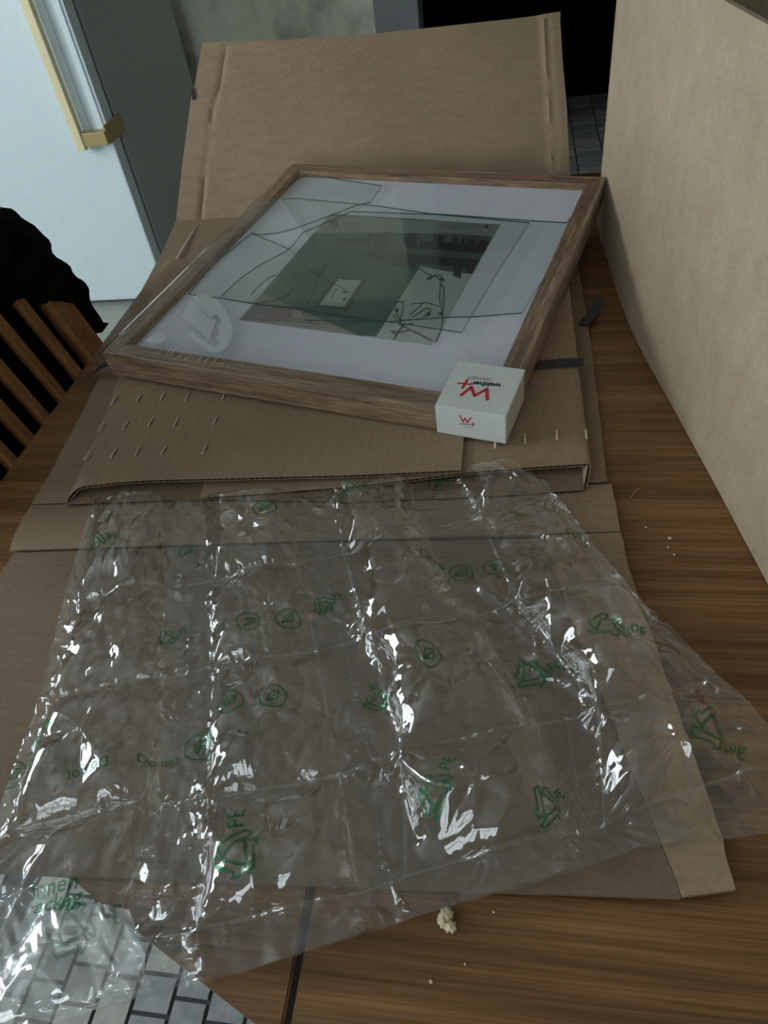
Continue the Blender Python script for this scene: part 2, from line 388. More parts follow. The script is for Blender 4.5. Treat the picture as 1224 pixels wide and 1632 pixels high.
# ================================================================ CHAIR
ch = empty('dining_chair', (-0.50, 0.68, 0.0), 'light wooden chair with a slatted back, pushed in at the left side of the table', 'chair')
RC = math.tan(math.radians(16))
bx = lambda z: -0.664 - (z - 0.75) * RC
def back_bar(name, y, z0, z1, wx, wy, lean=0.0):
    bm = bmesh.new(); vs = add_box(bm, (-wx / 2, -wy / 2, 0), (wx / 2, wy / 2, 1), 0)
    for v in bm.verts:
        z = z0 + v.co.z * (z1 - z0); v.co.x += bx(z); v.co.y += y + lean * (z - 0.75); v.co.z = z
    es = [e for e in bm.edges if abs(e.verts[0].co.z - e.verts[1].co.z) > 0.05]
    bmesh.ops.bevel(bm, geom=es, offset=min(wx, wy) * 0.3, segments=3, affect='EDGES')
    return reparent(bm_obj(name, bm, M['chair'], smooth=False), ch)
for k, y in enumerate((0.846, 0.790, 0.737, 0.690, 0.643, 0.598, 0.55)):
    back_bar('slat', y, 0.50, 0.955, 0.014, 0.022)
back_bar('back_post', 0.905, 0.0, 0.97, 0.024, 0.055); back_bar('back_post', 0.49, 0.0, 0.97, 0.024, 0.05)
bm = bmesh.new(); add_box(bm, (bx(0.96) - 0.014, 0.46, 0.935), (bx(0.96) + 0.014, 0.935, 0.985), 0.008); reparent(bm_obj('top_rail', bm, M['chair']), ch)
bm = bmesh.new(); add_box(bm, (bx(0.50) - 0.012, 0.48, 0.48), (bx(0.50) + 0.012, 0.92, 0.51), 0.005); reparent(bm_obj('lower_rail', bm, M['chair']), ch)
reparent(box('seat', (-0.59, 0.48, 0.435), (-0.19, 0.92, 0.455), M['chair'], bev=0.006), ch)
for yy in (0.51, 0.87): reparent(box('leg', (-0.24, yy, 0), (-0.205, yy + 0.035, 0.436), M['chair'], bev=0.004), ch)

# jacket over the chair back
def in_poly(x, y, P):
    c = False; j = len(P) - 1
    for i in range(len(P)):
        if (P[i][1] > y) != (P[j][1] > y) and x < (P[j][0] - P[i][0]) * (y - P[i][1]) / (P[j][1] - P[i][1]) + P[i][0]: c = not c
        j = i
    return c
nC = np.array([math.cos(math.radians(16)), 0, math.sin(math.radians(16))]); pC = np.array([-0.664, 0, 0.75])
sC = np.array([-math.sin(math.radians(16)), 0, math.cos(math.radians(16))])
outl = [(0, 330), (20, 345), (45, 360), (62, 385), (75, 410), (100, 432), (118, 448), (131, 465), (139, 487), (150, 512), (168, 517), (163, 530), (151, 532), (140, 508), (122, 493), (95, 490), (60, 487), (40, 479), (0, 490)]
jp = []
for p in outl:
    q = hit(*p, pC, nC); jp.append((q[1], (q - pC) @ sC))
jp = jp + [(0.70, 0.10), (0.55, 0.12), (0.42, 0.11), (0.40, 0.20), (0.50, 0.262), (0.70, 0.268)]
# densify and inflate
def inflated(name, poly, p0, e1, e2, nrm, thick, mat, step=0.008, wob=0.006):
    ys = [p[0] for p in poly]; zs = [p[1] for p in poly]
    bm = bmesh.new(); f = bm.faces.new([bm.verts.new((p[0], p[1], 0)) for p in poly])
    bmesh.ops.triangulate(bm, faces=[f])
    for _ in range(4):
        long = [e for e in bm.edges if e.calc_length() > step * 1.6]
        if not long: break
        bmesh.ops.subdivide_edges(bm, edges=long, cuts=1); bmesh.ops.triangulate(bm, faces=bm.faces[:])
    B = [np.array(e) for e in poly]
    def dist(x, y):
        d = 9
        for a, b in zip(B, B[1:] + B[:1]):
            ab = b - a; t = np.clip(np.dot(np.array([x, y]) - a, ab) / (ab @ ab + 1e-12), 0, 1); d = min(d, np.linalg.norm(np.array([x, y]) - a - t * ab))
        return d
    hs = {}
    for v in bm.verts:
        d = dist(v.co.x, v.co.y); hs[v.index] = 0
        v.co.z = thick * math.sqrt(max(0, 1 - (1 - min(d / 0.035, 1)) ** 2)) + wob * (math.sin(v.co.x * 90 + v.co.y * 60) + math.sin(v.co.y * 130 - v.co.x * 40)) * min(1, d / 0.02)
    geo = bmesh.ops.duplicate(bm, geom=bm.verts[:] + bm.edges[:] + bm.faces[:])
    for v in geo['geom']:
        if isinstance(v, bmesh.types.BMVert): v.co.z = -v.co.z
    bmesh.ops.remove_doubles(bm, verts=bm.verts[:], dist=1e-5)
    for v in bm.verts:
        v.co = Vector(np.array(p0) + v.co.x * np.array(e1) + v.co.y * np.array(e2) + v.co.z * np.array(nrm))
    return bm_obj(name, bm, mat, None, True)
jk = inflated('jacket', jp, pC, (0, 1, 0), sC, nC, 0.030, M['cloth'])
jb = inflated('jacket_back', [(0.47, -0.34), (0.60, -0.36), (0.75, -0.33), (0.90, -0.35), (0.985, -0.12), (0.965, 0.02), (0.945, 0.12), (0.90, 0.22), (0.50, 0.24), (0.44, 0.12), (0.45, -0.1)], pC - nC * 0.055, (0, 1, 0), sC, nC, 0.022, M['cloth'])
jb.name = 'back_drape'; jb.parent = jk
tag(jk, 'black jacket hung over the back of the wooden chair', 'jacket')

# ================================================================ BIG CARTON (right)
# near-vertical face turned to the viewer's left, slightly bulging; seen from outside, open at the top
bc = empty('cardboard_box', (0.30, 0.75, TZ), 'tall plain brown cardboard box standing at the right end of the table', 'box')
base = [hit(*p, (0, 0, TZ), (0, 0, 1)) for p in ((957, 348), (961, 387), (995, 513), (1052, 615), (1128, 752), (1224, 934))]
cA = np.array([base[0][0] - 0.000, base[1][1] + 0.075, TZ]); 
ctop = hit(987, 0, (cA[0], cA[1], 0), (0, 1, 0))
top0 = np.array([0.1335, 1.118, 1.112]); 
pts = [np.array([0.122, 1.125, TZ])] + [b for b in base[1:]]
d = pts[-1] - pts[-2]; pts.append(pts[-1] + d * 1.6)
pts = np.array(pts)
tfar = hit(987, 0, (0, 1.125, 0), (0, 1, 0))
nv, nh = 30, 40
yl = np.linspace(1.125, pts[-1][1], nh)
xb = np.interp(-yl, -pts[:, 1], pts[:, 0])
xb = np.convolve(np.pad(xb, 4, mode='edge'), np.ones(9) / 9, mode='valid')
xl = np.linspace(xb[0], xb[-1], nh)
P = np.zeros((nv, nh, 3))
BH = 0.352
for i in range(nv):
    t = i / (nv - 1)
    k = max(0, 1 - t * 3.0) ** 1.5          # the foot of the face keeps its own curve, higher up it is flat
    x = xb * (0.35 + 0.65 * k) + xl * (0.65 - 0.65 * k)
    bulge = -0.006 * math.sin(math.pi * t) * np.sin(np.pi * np.linspace(0, 1, nh))
    P[i, :, 0] = x + bulge; P[i, :, 1] = yl; P[i, :, 2] = TZ + 0.001 + t * BH
reparent(sheet('side_panel', P, 0.005, M['card_box'], down=(1, 0, 0)), bc)
xa, xz = P[0, 0, 0], P[0, -1, 0]
bw = 0.42
reparent(sheet('end_panel', bilin((xa, 1.125, TZ + .001), (xa + bw, 1.225, TZ + .001), (xa, 1.125, TZ + BH), (xa + bw, 1.225, TZ + BH), 6, 8), 0.005, M['card_box'], down=(0, -1, 0)), bc)
yn = yl[-1]
reparent(sheet('end_panel', bilin((xz, yn, TZ + .001), (xz + bw, yn + 0.1, TZ + .001), (xz, yn, TZ + BH), (xz + bw, yn + 0.1, TZ + BH), 6, 8), 0.005, M['card_box'], down=(0, 1, 0)), bc)
reparent(sheet('side_panel', bilin((xz + bw, yn + 0.1, TZ + .001), (xa + bw, 1.225, TZ + .001), (xz + bw, yn + 0.1, TZ + BH), (xa + bw, 1.225, TZ + BH), 6, 8), 0.005, M['card_box'], down=(-1, 0, 0)), bc)
BP = np.zeros((nh, 8, 3))
for i in range(nh):
    for j in range(8):
        BP[i, j] = (xb[i] + 0.003 + (np.interp(i, [0, nh - 1], [xa, xz]) + bw - 0.008 - xb[i]) * j / 7, yl[i] + 0.1 * j / 7, TZ + 0.0065)
reparent(sheet('bottom_panel', BP, 0.004, M['card_box']), bc)

# ================================================================ LARGE UNFOLDED CARTON
uc = empty('unfolded_carton', (-0.2, 0.6, TZ), 'large unfolded brown cardboard blank with creases, lying flat under the frame and bubble film', 'cardboard')
def rag(a): return rng.normal(0, a)
T3 = 0.0035
zc = TZ + 0.0056
def edge_x(pixels, z, y):
    q = [at(*p, z) for p in pixels]; q.sort(key=lambda a: a[1])
    return np.interp(y, [a[1] for a in q], [a[0] for a in q])
Lpx = [(-40, 965), (12, 880), (24, 855), (50, 804), (78, 758), (130, 660), (148, 622), (180, 560), (222, 470), (262, 395)]
Rpx = [(1168, 1425), (1145, 1330), (1060, 1080), (1000, 900), (985, 830), (972, 760), (960, 640), (940, 480), (925, 400)]
# front panel
def panel(name, y0l, y1l, y0r, y1r, xl_fn, xr_fn, zf, n, m_, mat, ragx=0.0003, rl=1, rr=1):
    P = np.zeros((n, m_, 3))
    for i in range(n):
        t = i / (n - 1)
        yL = y0l + (y1l - y0l) * t; yR = y0r + (y1r - y0r) * t
        a = xl_fn(yL) + rag(0.0003) * rl; b = xr_fn(yR) + rag(0.0003) * rr
        for j in range(m_):
            s = j / (m_ - 1); P[i, j] = (a + (b - a) * s, yL + (yR - yL) * s, 0); P[i, j, 2] = zf(P[i, j, 0], P[i, j, 1], s, t)
    return sheet(name, P, T3, mat, smooth=True)
xs0 = lambda y: np.interp(y, [0.12, 0.166, 0.379, 0.46], [0.095, 0.104, 0.047, 0.030])
fp = panel('front_panel', 0.129, 0.433, 0.163, 0.462, lambda y: -0.497, lambda y: xs0(y), lambda x, y, s, t: zc + 0.0015 * math.sin(x * 9) * math.sin(y * 12), 40, 40, M['card_shade'], 0, 1, 0)
reparent(fp, uc)
sp = panel('side_strip', 0.164, 0.464, 0.169, 0.470, lambda y: xs0(y) + 0.0004, lambda y: edge_x(Rpx, TZ + .006, y), lambda x, y, s, t: zc + 0.001 + 0.006 * s * (1 - t), 40, 8, M['card'], 0, 0, 1)
reparent(sp, uc)
np_ = panel('narrow_panel', 0.436, 0.500, 0.472, 0.536, lambda y: edge_x(Lpx, TZ + .006, y), lambda y: edge_x(Rpx, TZ + .006, y), lambda x, y, s, t: zc + 0.003 * math.sin(math.pi * t) - 0.0002, 12, 60, M['card'], 0.0008)
reparent(np_, uc)
def zmid(x, y, s, t): return zc + 0.0008 + 0.003 * math.sin(math.pi * s) * t * (1 - t) * 4
HY = 1.236
hl = hit(280, 352, (0, HY, 0), (0, 1, 0))
mp_ = panel('middle_panel', 0.503, HY, 0.540, HY, lambda y: edge_x(Lpx + [(280, 352)], TZ + .006, y) if y < HY - .001 else hl[0], lambda y: np.interp(y, [0.5, 0.55, 0.8, HY], [0.093, 0.092, 0.0935, 0.086]),
            lambda x, y, s, t: zmid(x, y, s, t) if y < HY else zmid(x, y, s, t), 50, 40, M['card'], 0.0009)
reparent(mp_, uc)
# back flap: stands up, leaning away
th = math.radians(60); dF = np.array([0, math.cos(th), math.sin(th)]); nF = np.cross([1, 0, 0], dF)
hz = zmid(0, HY, 0, 1)
pF = np.array([0, HY, hz])
Lf = [hit(*p, pF, nF) for p in ((281, 345), (292, 250), (305, 152), (309, 143), (322, 68))]
Rf = [hit(*p, pF, nF) for p in ((909, 300), (908, 275), (903, 160), (897, 90), (893, 20))]
Lw = [((p - pF) @ dF, p[0]) for p in Lf]; Rw = [((p - pF) @ dF, p[0]) for p in Rf]
topL, topR = Lw[-1][0], Rw[-1][0]
tpx = [(322, 68), (380, 67), (460, 66), (600, 57), (700, 46), (820, 31), (893, 20)]
tq = [hit(*p, pF, nF) for p in tpx]; tx = [q[0] for q in tq]; tw = [(q - pF) @ dF for q in tq]
def crease(x, cx, w_): return math.exp(-((x - cx) / w_) ** 2)
n, m_ = 60, 120
P = np.zeros((n, m_, 3))
for i in range(n):
    t = i / (n - 1)
    for j in range(m_):
        s = j / (m_ - 1)
        hw = t * topL
        a = np.interp(hw, [q[0] for q in Lw], [q[1] for q in Lw]); b = np.interp(hw, [q[0] for q in Rw], [q[1] for q in Rw])
        x = a + (b - a) * s
        L_ = t * np.interp(x, tx, tw)
        bow = 0.010 * math.sin(math.pi * s) * t
        # pressed-in score lines near both sides
        cl = a + 0.045 + 0.001 * math.sin(t * 19); cr = b - 0.026 + 0.0012 * math.sin(t * 23)
        dent = -0.0035 * crease(x, cl, 0.0035) * (0.4 + 0.6 * (math.sin(t * 9 + 1) > -0.2)) + 0.004 * crease(x, cr, 0.003) + (0.004 * min(1, (x - cr) / 0.012) if x > cr else 0) 
        P[i, j] = pF + np.array([x, 0, 0]) + dF * L_ + nF * (bow - dent * -1.0)
reparent(sheet('back_flap', P, T3, M['card'], down=None), uc)
# little dark slot at the flap's left edge
q = hit(308.5, 150, pF - nF * 0.0, nF)
bm = bmesh.new(); R4 = Matrix.Rotation(th - math.pi / 2, 4, 'X')
add_box(bm, (-0.0025, -0.0015, -0.009), (0.0025, 0.0015, 0.009), 0, Matrix.Translation(Vector(q) + Vector(nF) * 0.001) @ Matrix.Rotation(-(math.pi / 2 - th), 4, 'X'))
reparent(bm_obj('slot', bm, M['flute']), uc)
# raised torn score on the middle panel near its left edge
def ridge(name, pts, w_, h_, mat, parent):
    bm = bmesh.new(); prev = None
    for k, p in enumerate(pts):
        t = k / (len(pts) - 1); f = math.sin(math.pi * t) * 0.8 + 0.2; d = pts[min(k + 1, len(pts) - 1)] - pts[max(k - 1, 0)]; d = d / np.linalg.norm(d)
        sd = np.array([-d[1], d[0], 0]); sd /= np.linalg.norm(sd)
        ring = [bm.verts.new(p - sd * w_ * f), bm.verts.new(p + np.array([0, 0, h_ * f]) - sd * w_ * 0.3 * f), bm.verts.new(p + np.array([0, 0, h_ * 0.8 * f]) + sd * w_ * .4 * f), bm.verts.new(p + sd * w_ * f)]
        if prev:
            for a in range(3): bm.faces.new((prev[a], ring[a], ring[a + 1], prev[a + 1]))
        prev = ring
    return reparent(bm_obj(name, bm, mat, None, True), parent)
zr = lambda p: p * np.array([1, 1, 0]) + np.array([0, 0, zmid(0, p[1], 0, 0) + 0.0015])
def at_mid(x, y):
    z = 0.77
    for _ in range(6): p = at(x, y, z); z = zmid(0, p[1], 0, 0)
    return p
ridge('torn_score', [at_mid(*p) for p in ((262, 470), (270, 445), (283, 415), (293, 398), (304, 378), (314, 360))], 0.006, 0.004, M['edge'], uc)

# ================================================================ FOLDED SLEEVE (front board wrap)
fs = empty('folded_cardboard_sleeve', (-0.2, 0.6, TZ + 0.01), 'brown corrugated sleeve folded over from both sides, lying under the near edge of the frame', 'cardboard')
zb = TZ + 0.0075        # top of the unfolded carton's middle
ztop = 0.776
def zs(x, y): return 0.7725 + 0.055 * max(0.0, y - 0.62)       # top of the folded sleeve
def cols(px, z): return [at(p[0], p[1], zz) for p, zz in zip(px, z)]
def grid_from_front(F, yb, shift, nx, ny, rise=0.055):
    F = np.array(F); k = np.linspace(0, 1, len(F)); kk = np.linspace(0, 1, nx)
    S = np.concatenate([[0], np.cumsum(np.linalg.norm(np.diff(F, axis=0), axis=1))]); S /= S[-1]
    fr_ = np.stack([np.interp(kk, S, F[:, c]) for c in range(3)], 1)
    P = np.zeros((ny, nx, 3))
    for i in range(ny):
        t = i / (ny - 1)
        for j in range(nx):
            y = fr_[j, 1] * (1 - t) + yb * t; x = fr_[j, 0] + shift(fr_[j, 0]) * (y - fr_[j, 1])
            P[i, j] = (x, y, fr_[j, 2] + rise * max(0, y - 0.62) )
    return P
def board(name, P, th_=0.0036, mat='card_sleeve', pitch=0.0066):
    up_ = reparent(sheet(name, P, 0.0005, M[mat], down=None), fs)
    n, m_, _ = P.shape
    du = np.gradient(P, axis=0); dv = np.gradient(P, axis=1); N = np.cross(du, dv); N /= np.linalg.norm(N, axis=2, keepdims=True)
    if N[..., 2].mean() > 0: N = -N
    lo = sheet('inner_liner', P + N * (th_ - 0.0005), 0.0005, M[mat], down=None); lo.parent = up_
    # fluting: a wavy ribbon between the two liners
    line = P[0]; nn = N[0]
    S = np.concatenate([[0], np.cumsum(np.linalg.norm(np.diff(line, axis=0), axis=1))])
    K = int(S[-1] / pitch * 10); s = np.linspace(0.001, S[-1] - 0.001, K)
    A = np.stack([np.interp(s, S, line[:, c]) for c in range(3)], 1); NN = np.stack([np.interp(s, S, nn[:, c]) for c in range(3)], 1)
    h = 0.0004 + (th_ - 0.0008) * (0.5 + 0.5 * np.sin(s / pitch * 2 * math.pi))
    A = A + NN * h[:, None]; th2 = NN * 0.0004
    V = np.concatenate([A + (0, .0004, 0), A + (0, 0.03, 0), A + (0, 0.03, 0) + th2, A + (0, .0004, 0) + th2])
    F = []
    for i in range(K - 1):
        for q in range(4): a, b = q * K + i, ((q + 1) % 4) * K + i; F.append((a, a + 1, b + 1, b))
    o = mesh('fluting', V, F, M['flute']); o.parent = up_
    return up_
YB = 1.0
shl = lambda x: -0.133 * max(0, min(1, (-0.05 - x) / 0.4)) + (-0.016 if x > 0 else 0)
# bottom board, upturned at the left fold
Fb = cols([(105, 804), (210, 799), (320, 795), (560, 800), (800, 790), (930, 781)], [.7600, .7600, .7600, .7600, .7600, .7600])
board('bottom_board', grid_from_front(Fb, YB, shl, 60, 24, 0.004), mat='card_shade')
# right flap, folded over first; its free edge dips onto the bottom board
Fr = cols([(318, 793), (440, 785), (560, 775), (660, 763), (735, 753), (850, 744), (930, 739), (939, 739), (942, 744)], [.7620, .7625, .7640, .7665, .7690, .7715, .7725, .7722, .7710])
q = at(935, 781, 0.757); Fr.append(lerp(Fr[-1], q, .5)); Fr.append(q)
board('right_flap', grid_from_front(Fr, YB, shl, 110, 24))
# left flap, folded over on top, straight free edge
Fl = cols([(104, 803), (108, 794), (115, 785), (122, 779), (130, 775), (180, 769), (240, 765), (400, 761), (560, 757), (735, 749)], [.7605, .7640, .7680, .7705, .7720, .7725, .7725, .7728, .7732, .7738])
board('left_flap', grid_from_front(Fl, YB, shl, 110, 24))
# cut slits: short upright lips in rows
def slit(x, y, dx, L=0.016):
    p = at(x, y, 0.7735); p = at(x, y, zs(p[0], p[1]) + 0.001)
    z = zs(p[0], p[1]) + (0.0016 if x < 735 else 0.0)
    bm = bmesh.new(); n = 7; pr = None
    for k in range(n):
        t = k / (n - 1); f = math.sin(math.pi * t); yy = p[1] + (t - .5) * L; xx = p[0] + dx * (t - .5) * L
        zz = z + 0.055 * (yy - p[1]) * (yy > 0.62)
        ring = [bm.verts.new((xx - 0.0016, yy, zz - 0.0006)), bm.verts.new((xx - 0.0008, yy, zz + 0.0007 * f)), bm.verts.new((xx + 0.0004, yy, zz + 0.0011 * f)), bm.verts.new((xx + 0.0008, yy, zz - 0.0006))]
        if pr:
            for a in range(4): bm.faces.new((pr[a], ring[a], ring[(a + 1) % 4], pr[(a + 1) % 4]))
        else: bm.faces.new(ring)
        pr = ring
    bm.faces.new(pr[::-1])
    reparent(bm_obj('slit_lip', bm, M['lip'], None, False), fs)
for a, b in [(260, 248), (360, 242), (457, 235), (558, 235), (708, 228), (208, 358), (308, 352), (408, 342), (512, 340), (672, 332), (150, 475), (257, 468), (358, 455), (462, 453), (628, 450)]:
    slit(80 + a / 2.55, 540 + b / 2.55, 0.02)
for a, b in [(418, 725), (572, 698), (735, 680), (885, 675)]: slit(660 + a / 3.22, 480 + b / 3.22, 0.0)

# straps
def ribbon(name, pts, w_, mat, label, cat, group=None):
    pts = [np.array(p) for p in pts]; P = []
    for k in range(len(pts)):
        d = pts[min(k + 1, len(pts) - 1)] - pts[max(k - 1, 0)]; s = np.array([-d[1], d[0], 0]); s /= np.linalg.norm(s)
        P.append([pts[k] - s * w_ / 2, pts[k], pts[k] + s * w_ / 2])
    o = sheet(name, np.array(P), 0.0007, mat, down=(0, 0, -1)); return tag(o, label, cat, group)
pa = at(186, 578, .776); pb = at(856, 582, .778); pc_ = at(930, 577, .779)
def mid(t): p = lerp(pa, pb, t); p[2] = zs(p[0], p[1]) + 0.0012; return p
ribbon('strap', [at(146, 598, .758), at(152, 590, .766), at(165, 582, .7735)] + [mid(t) for t in (0, .2, .4, .6, .8, 1)] + [lerp(pb, pc_, .5) + (0, 0, .001), pc_], 0.016, M['strap'], 'dark flat strap crossing under the frame, its end free over the sleeve', 'strap')
ribbon('strap', [at(930, 517, .7600), at(938, 507, .7605), at(948, 492, .762), at(957, 477, .764)], 0.013, M['strap'], 'short end of dark strap poking out beside the frame toward the tall box', 'strap')

# ================================================================ PICTURE FRAME
nFR = np.array([-0.0021, -0.0628, 0.998]); nFR /= np.linalg.norm(nFR)
PA = at(162, 562, .815)
PB = hit(804, 664, PA, nFR)
eX = PB - PA; eX /= np.linalg.norm(eX); eY = np.cross(nFR, eX)
FW, FL, FD, RW = 0.503, 0.523, 0.033, 0.0232
org = PA - nFR * FD
pf = tag(bpy.data.objects.new('picture_frame', None), 'square wooden picture frame with broken glass, white mount and shrink wrap', 'picture frame'); C.objects.link(pf)
mw = Matrix.Identity(4)
for r in range(3): mw[r][0] = eX[r]; mw[r][1] = eY[r]; mw[r][2] = nFR[r]; mw[r][3] = org[r]
pf.matrix_world = mw; bpy.context.view_layer.update()
def loc(x, y, z=FD):                      # pixel -> frame coordinates on the plane z
    p = hit(x, y, org + nFR * z, nFR) - org; return np.array([p @ eX, p @ eY])
def rail(poly, mat):
    o = prism('rail', poly, 0, FD, M[mat], pf, bev=0.0007); return o
rail([(0, 0), (FW, 0), (FW - RW, RW), (RW, RW)], 'frame_x')
rail([(FW, FL), (0, FL), (RW, FL - RW), (FW - RW, FL - RW)], 'frame_x')
rail([(0, FL), (0, 0), (RW, RW), (RW, FL - RW)], 'frame_y')
rail([(FW, 0), (FW, FL), (FW - RW, FL - RW), (FW - RW, RW)], 'frame_y')
ZM = FD - 0.010
box('mount_board', (RW - .002, RW - .002, ZM - 0.002), (FW - RW + .002, FL - RW + .002, ZM), M['mat'], pf)
box('back_board', (0.006, 0.006, 0.003), (FW - 0.006, FL - 0.006, ZM - 0.002), M['backing'], pf)
# printed insert
M['p_grey'] = simple('print_grey', (0.27, 0.27, 0.255), 0.4); M['p_green'] = simple('print_green', (0.060, 0.112, 0.096), 0.4)
M['p_shelf'] = simple('print_shelf', (0.040, 0.034, 0.032), 0.4); M['p_warm'] = simple('print_warm_grey', (0.30, 0.27, 0.25), 0.4)
M['p_light'] = simple('print_light', (0.42, 0.455, 0.42), 0.4); M['p_dark'] = simple('print_dark', (0.022, 0.028, 0.027), 0.4); M['p_mid'] = simple('print_midtone', (0.095, 0.11, 0.105), 0.4)
x0, x1, y0, y1 = 0.130, 0.388, 0.1095, 0.390
ins = box('printed_insert', (x0, y0, ZM), (x1, y1, ZM + 0.0004), M['p_light'], pf)
ZI = ZM + 0.0004
_lay = [0]
def patch(name, pts, mat, z=None, th_=0.00012):
    _lay[0] += 1
    if z is None: z = ZI + 0.00004 * _lay[0]
    q = [loc(*p, ZI) for p in pts]; q = [(min(max(a[0], x0 + .0003), x1 - .0003), min(max(a[1], y0 + .0003), y1 - .0003)) for a in q]
    return prism(name, q, ZI - 0.0001, z + 0.00006, M[mat], ins)
def stroke(pts, wd, z0, z1, mat, name, par, closed=False):
    bm = bmesh.new()
    for a, b in zip(pts, pts[1:] + (pts[:1] if closed else [])):
        a = np.array(a); b = np.array(b); d = b - a; l = np.linalg.norm(d)
        if l < 1e-6: continue
        d /= l; s = np.array([-d[1], d[0]]) * wd / 2; e = d * wd * 0.35
        q = [a - s - e, b - s + e, b + s + e, a + s - e]
        lo = [bm.verts.new((p[0], p[1], z0)) for p in q]; hi = [bm.verts.new((p[0], p[1], z1)) for p in q]
        bm.faces.new(hi); bm.faces.new(lo[::-1])
        for k in range(4): bm.faces.new((lo[k], lo[(k + 1) % 4], hi[(k + 1) % 4], hi[k]))
    return bm_obj(name, bm, mat, par)
patch('printed_wall', [(405, 478), (517, 341), (700, 349), (700, 400), (668, 427), (600, 536), (570, 535), (416, 467)], 'p_green')
patch('printed_caption_panel', [(416, 467), (570, 535), (575, 545), (378, 512)], 'p_warm')
patch('printed_header', [(512, 343), (800, 355), (786, 377), (665, 371), (575, 371), (494, 371)], 'p_grey')
patch('printed_shelf', [(664, 371), (786, 377), (752, 436), (735, 436), (700, 430), (668, 424), (662, 413), (600, 402)], 'p_mid')
# shelves and the things on them
for P_ in ([(582, 404), (600, 399), (665, 407), (770, 414), (762, 428), (665, 420), (585, 412)], [(612, 416), (665, 420), (662, 428), (620, 422)],
           [(535, 378), (580, 380), (590, 372), (600, 374), (583, 391), (540, 387)], [(602, 371), (625, 370), (611, 404), (594, 402)],
           [(640, 384), (655, 372), (664, 374), (664, 396), (650, 396)], [(668, 384), (780, 392), (774, 404), (670, 396)],
           [(692, 375), (697, 376), (690, 395), (686, 394)], [(699, 376), (709, 377), (700, 396), (694, 395)], [(722, 378), (730, 379), (724, 392), (718, 392)],
           [(736, 380), (742, 381), (737, 396), (731, 395)], [(746, 382), (760, 383), (752, 397), (743, 397)], [(765, 383), (777, 384), (770, 398), (760, 397)],
           [(725, 414), (738, 414), (734, 444), (722, 440)], [(745, 420), (765, 420), (757, 438), (742, 434)]):
    patch('printed_shelf_item', P_, 'p_shelf')
patch('printed_picture', [(370 + a / 3.497, 400 + b / 3.497) for a, b in ((570, 150), (748, 160), (648, 332), (452, 316))], 'p_dark')
patch('printed_picture', [(370 + a / 3.497, 400 + b / 3.497) for a, b in ((592, 160), (722, 167), (624, 314), (486, 304))], 'p_light')
P3 = lambda a, b: tuple(loc(370 + a / 3.497, 400 + b / 3.497, ZI))
P6 = lambda a, b: tuple(loc(480 + a / 3.709, 330 + b / 3.709, ZI))
zt = ZI + 0.00004 * (_lay[0] + 2)
stroke([P3(585, 215), P3(555, 262)], 0.0016, ZI, zt, M['p_dark'], 'printed_mark', ins)
for a, b in ((628, 232), (628, 270)): patch('printed_mark', [(370 + (a + dx) / 3.497, 400 + (b + dy) / 3.497) for dx, dy in ((-14, 2), (-4, -7), (12, -5), (14, 3), (2, 9), (-10, 8))], 'p_dark')
# drawn curtain with a bow and line drawing, on the pale right part of the insert
for ln in ([(690, 360), (740, 395), (800, 415), (850, 440)], [(740, 430), (800, 400), (830, 405)], [(800, 410), (825, 440), (815, 540), (835, 620), (830, 720), (795, 800)], [(818, 450), (845, 480), (838, 620)],
           [(555, 565), (560, 620), (590, 680)], [(600, 560), (600, 600), (580, 700)], [(555, 565), (600, 560)], [(640, 640), (700, 590), (720, 570)], [(660, 650), (740, 600), (765, 605), (755, 640), (720, 650)], [(545, 640), (590, 700), (660, 690)],
           [(600, 700), (545, 785)], [(600, 705), (780, 795)], [(530, 735), (580, 742), (640, 730)], [(560, 755), (540, 745)], [(650, 575), (740, 565), (820, 590)]):
    stroke([P6(*p) for p in ln], 0.0007, ZI, zt, M['p_dark'], 'printed_line', ins)
for a, b in ((760, 420), (830, 425), (565, 612), (825, 630), (750, 635)): patch('printed_mark', [(480 + (a + dx) / 3.709, 330 + (b + dy) / 3.709) for dx, dy in ((-14, 4), (0, -10), (14, 0), (6, 10))], 'p_dark')
# lines of small print (too small to read in the photograph)
def fine_print(a, b, ln, n_words, w_=0.0012):
    a = np.array(a); b = np.array(b); d = (b - a) / ln
    t = 0
    bmn = []
    while t < ln:
        wl = random.uniform(0.004, 0.011); e = min(t + wl, ln); bmn.append([tuple(a + d * t), tuple(a + d * e)]); t = e + 0.002
    for s in bmn: pass
    bm = bmesh.new()
    for s in bmn:
        A_, B_ = np.array(s[0]), np.array(s[1]); dd = B_ - A_; l = np.linalg.norm(dd)
        if l < 1e-5: continue
        sd = np.array([-dd[1], dd[0]]) / l * w_ / 2
        bm.faces.new([bm.verts.new((*p, zt)) for p in (A_ - sd, B_ - sd, B_ + sd, A_ + sd)])
    return bm_obj('small_print', bm, M['p_mid'], ins)
for k in range(7):
    a = P3(128 - k * 12, 300 + k * 13); b = P3(330 + k * (24 if k > 4 else 2), 325 + k * 12 + (k > 4) * 8)
    L_ = np.linalg.norm(np.array(b) - np.array(a)); fine_print(a, b, L_, 5)
for (a, b, c, d_) in ((905, 110, 1060, 118), (900, 125, 1010, 132), (835, 155, 1010, 168)):
    p, q = P6(a, b), P6(c, d_); fine_print(p, q, np.linalg.norm(np.array(q) - np.array(p)), 4, 0.0014)
patch('printed_mark', [(480 + a / 3.709, 330 + b / 3.709) for a, b in ((1080, 120), (1105, 108), (1102, 124))], 'p_dark')
patch('printed_mark', [(480 + a / 3.709, 330 + b / 3.709) for a, b in ((172, 88), (186, 86), (184, 104), (170, 104))], 'p_mid')
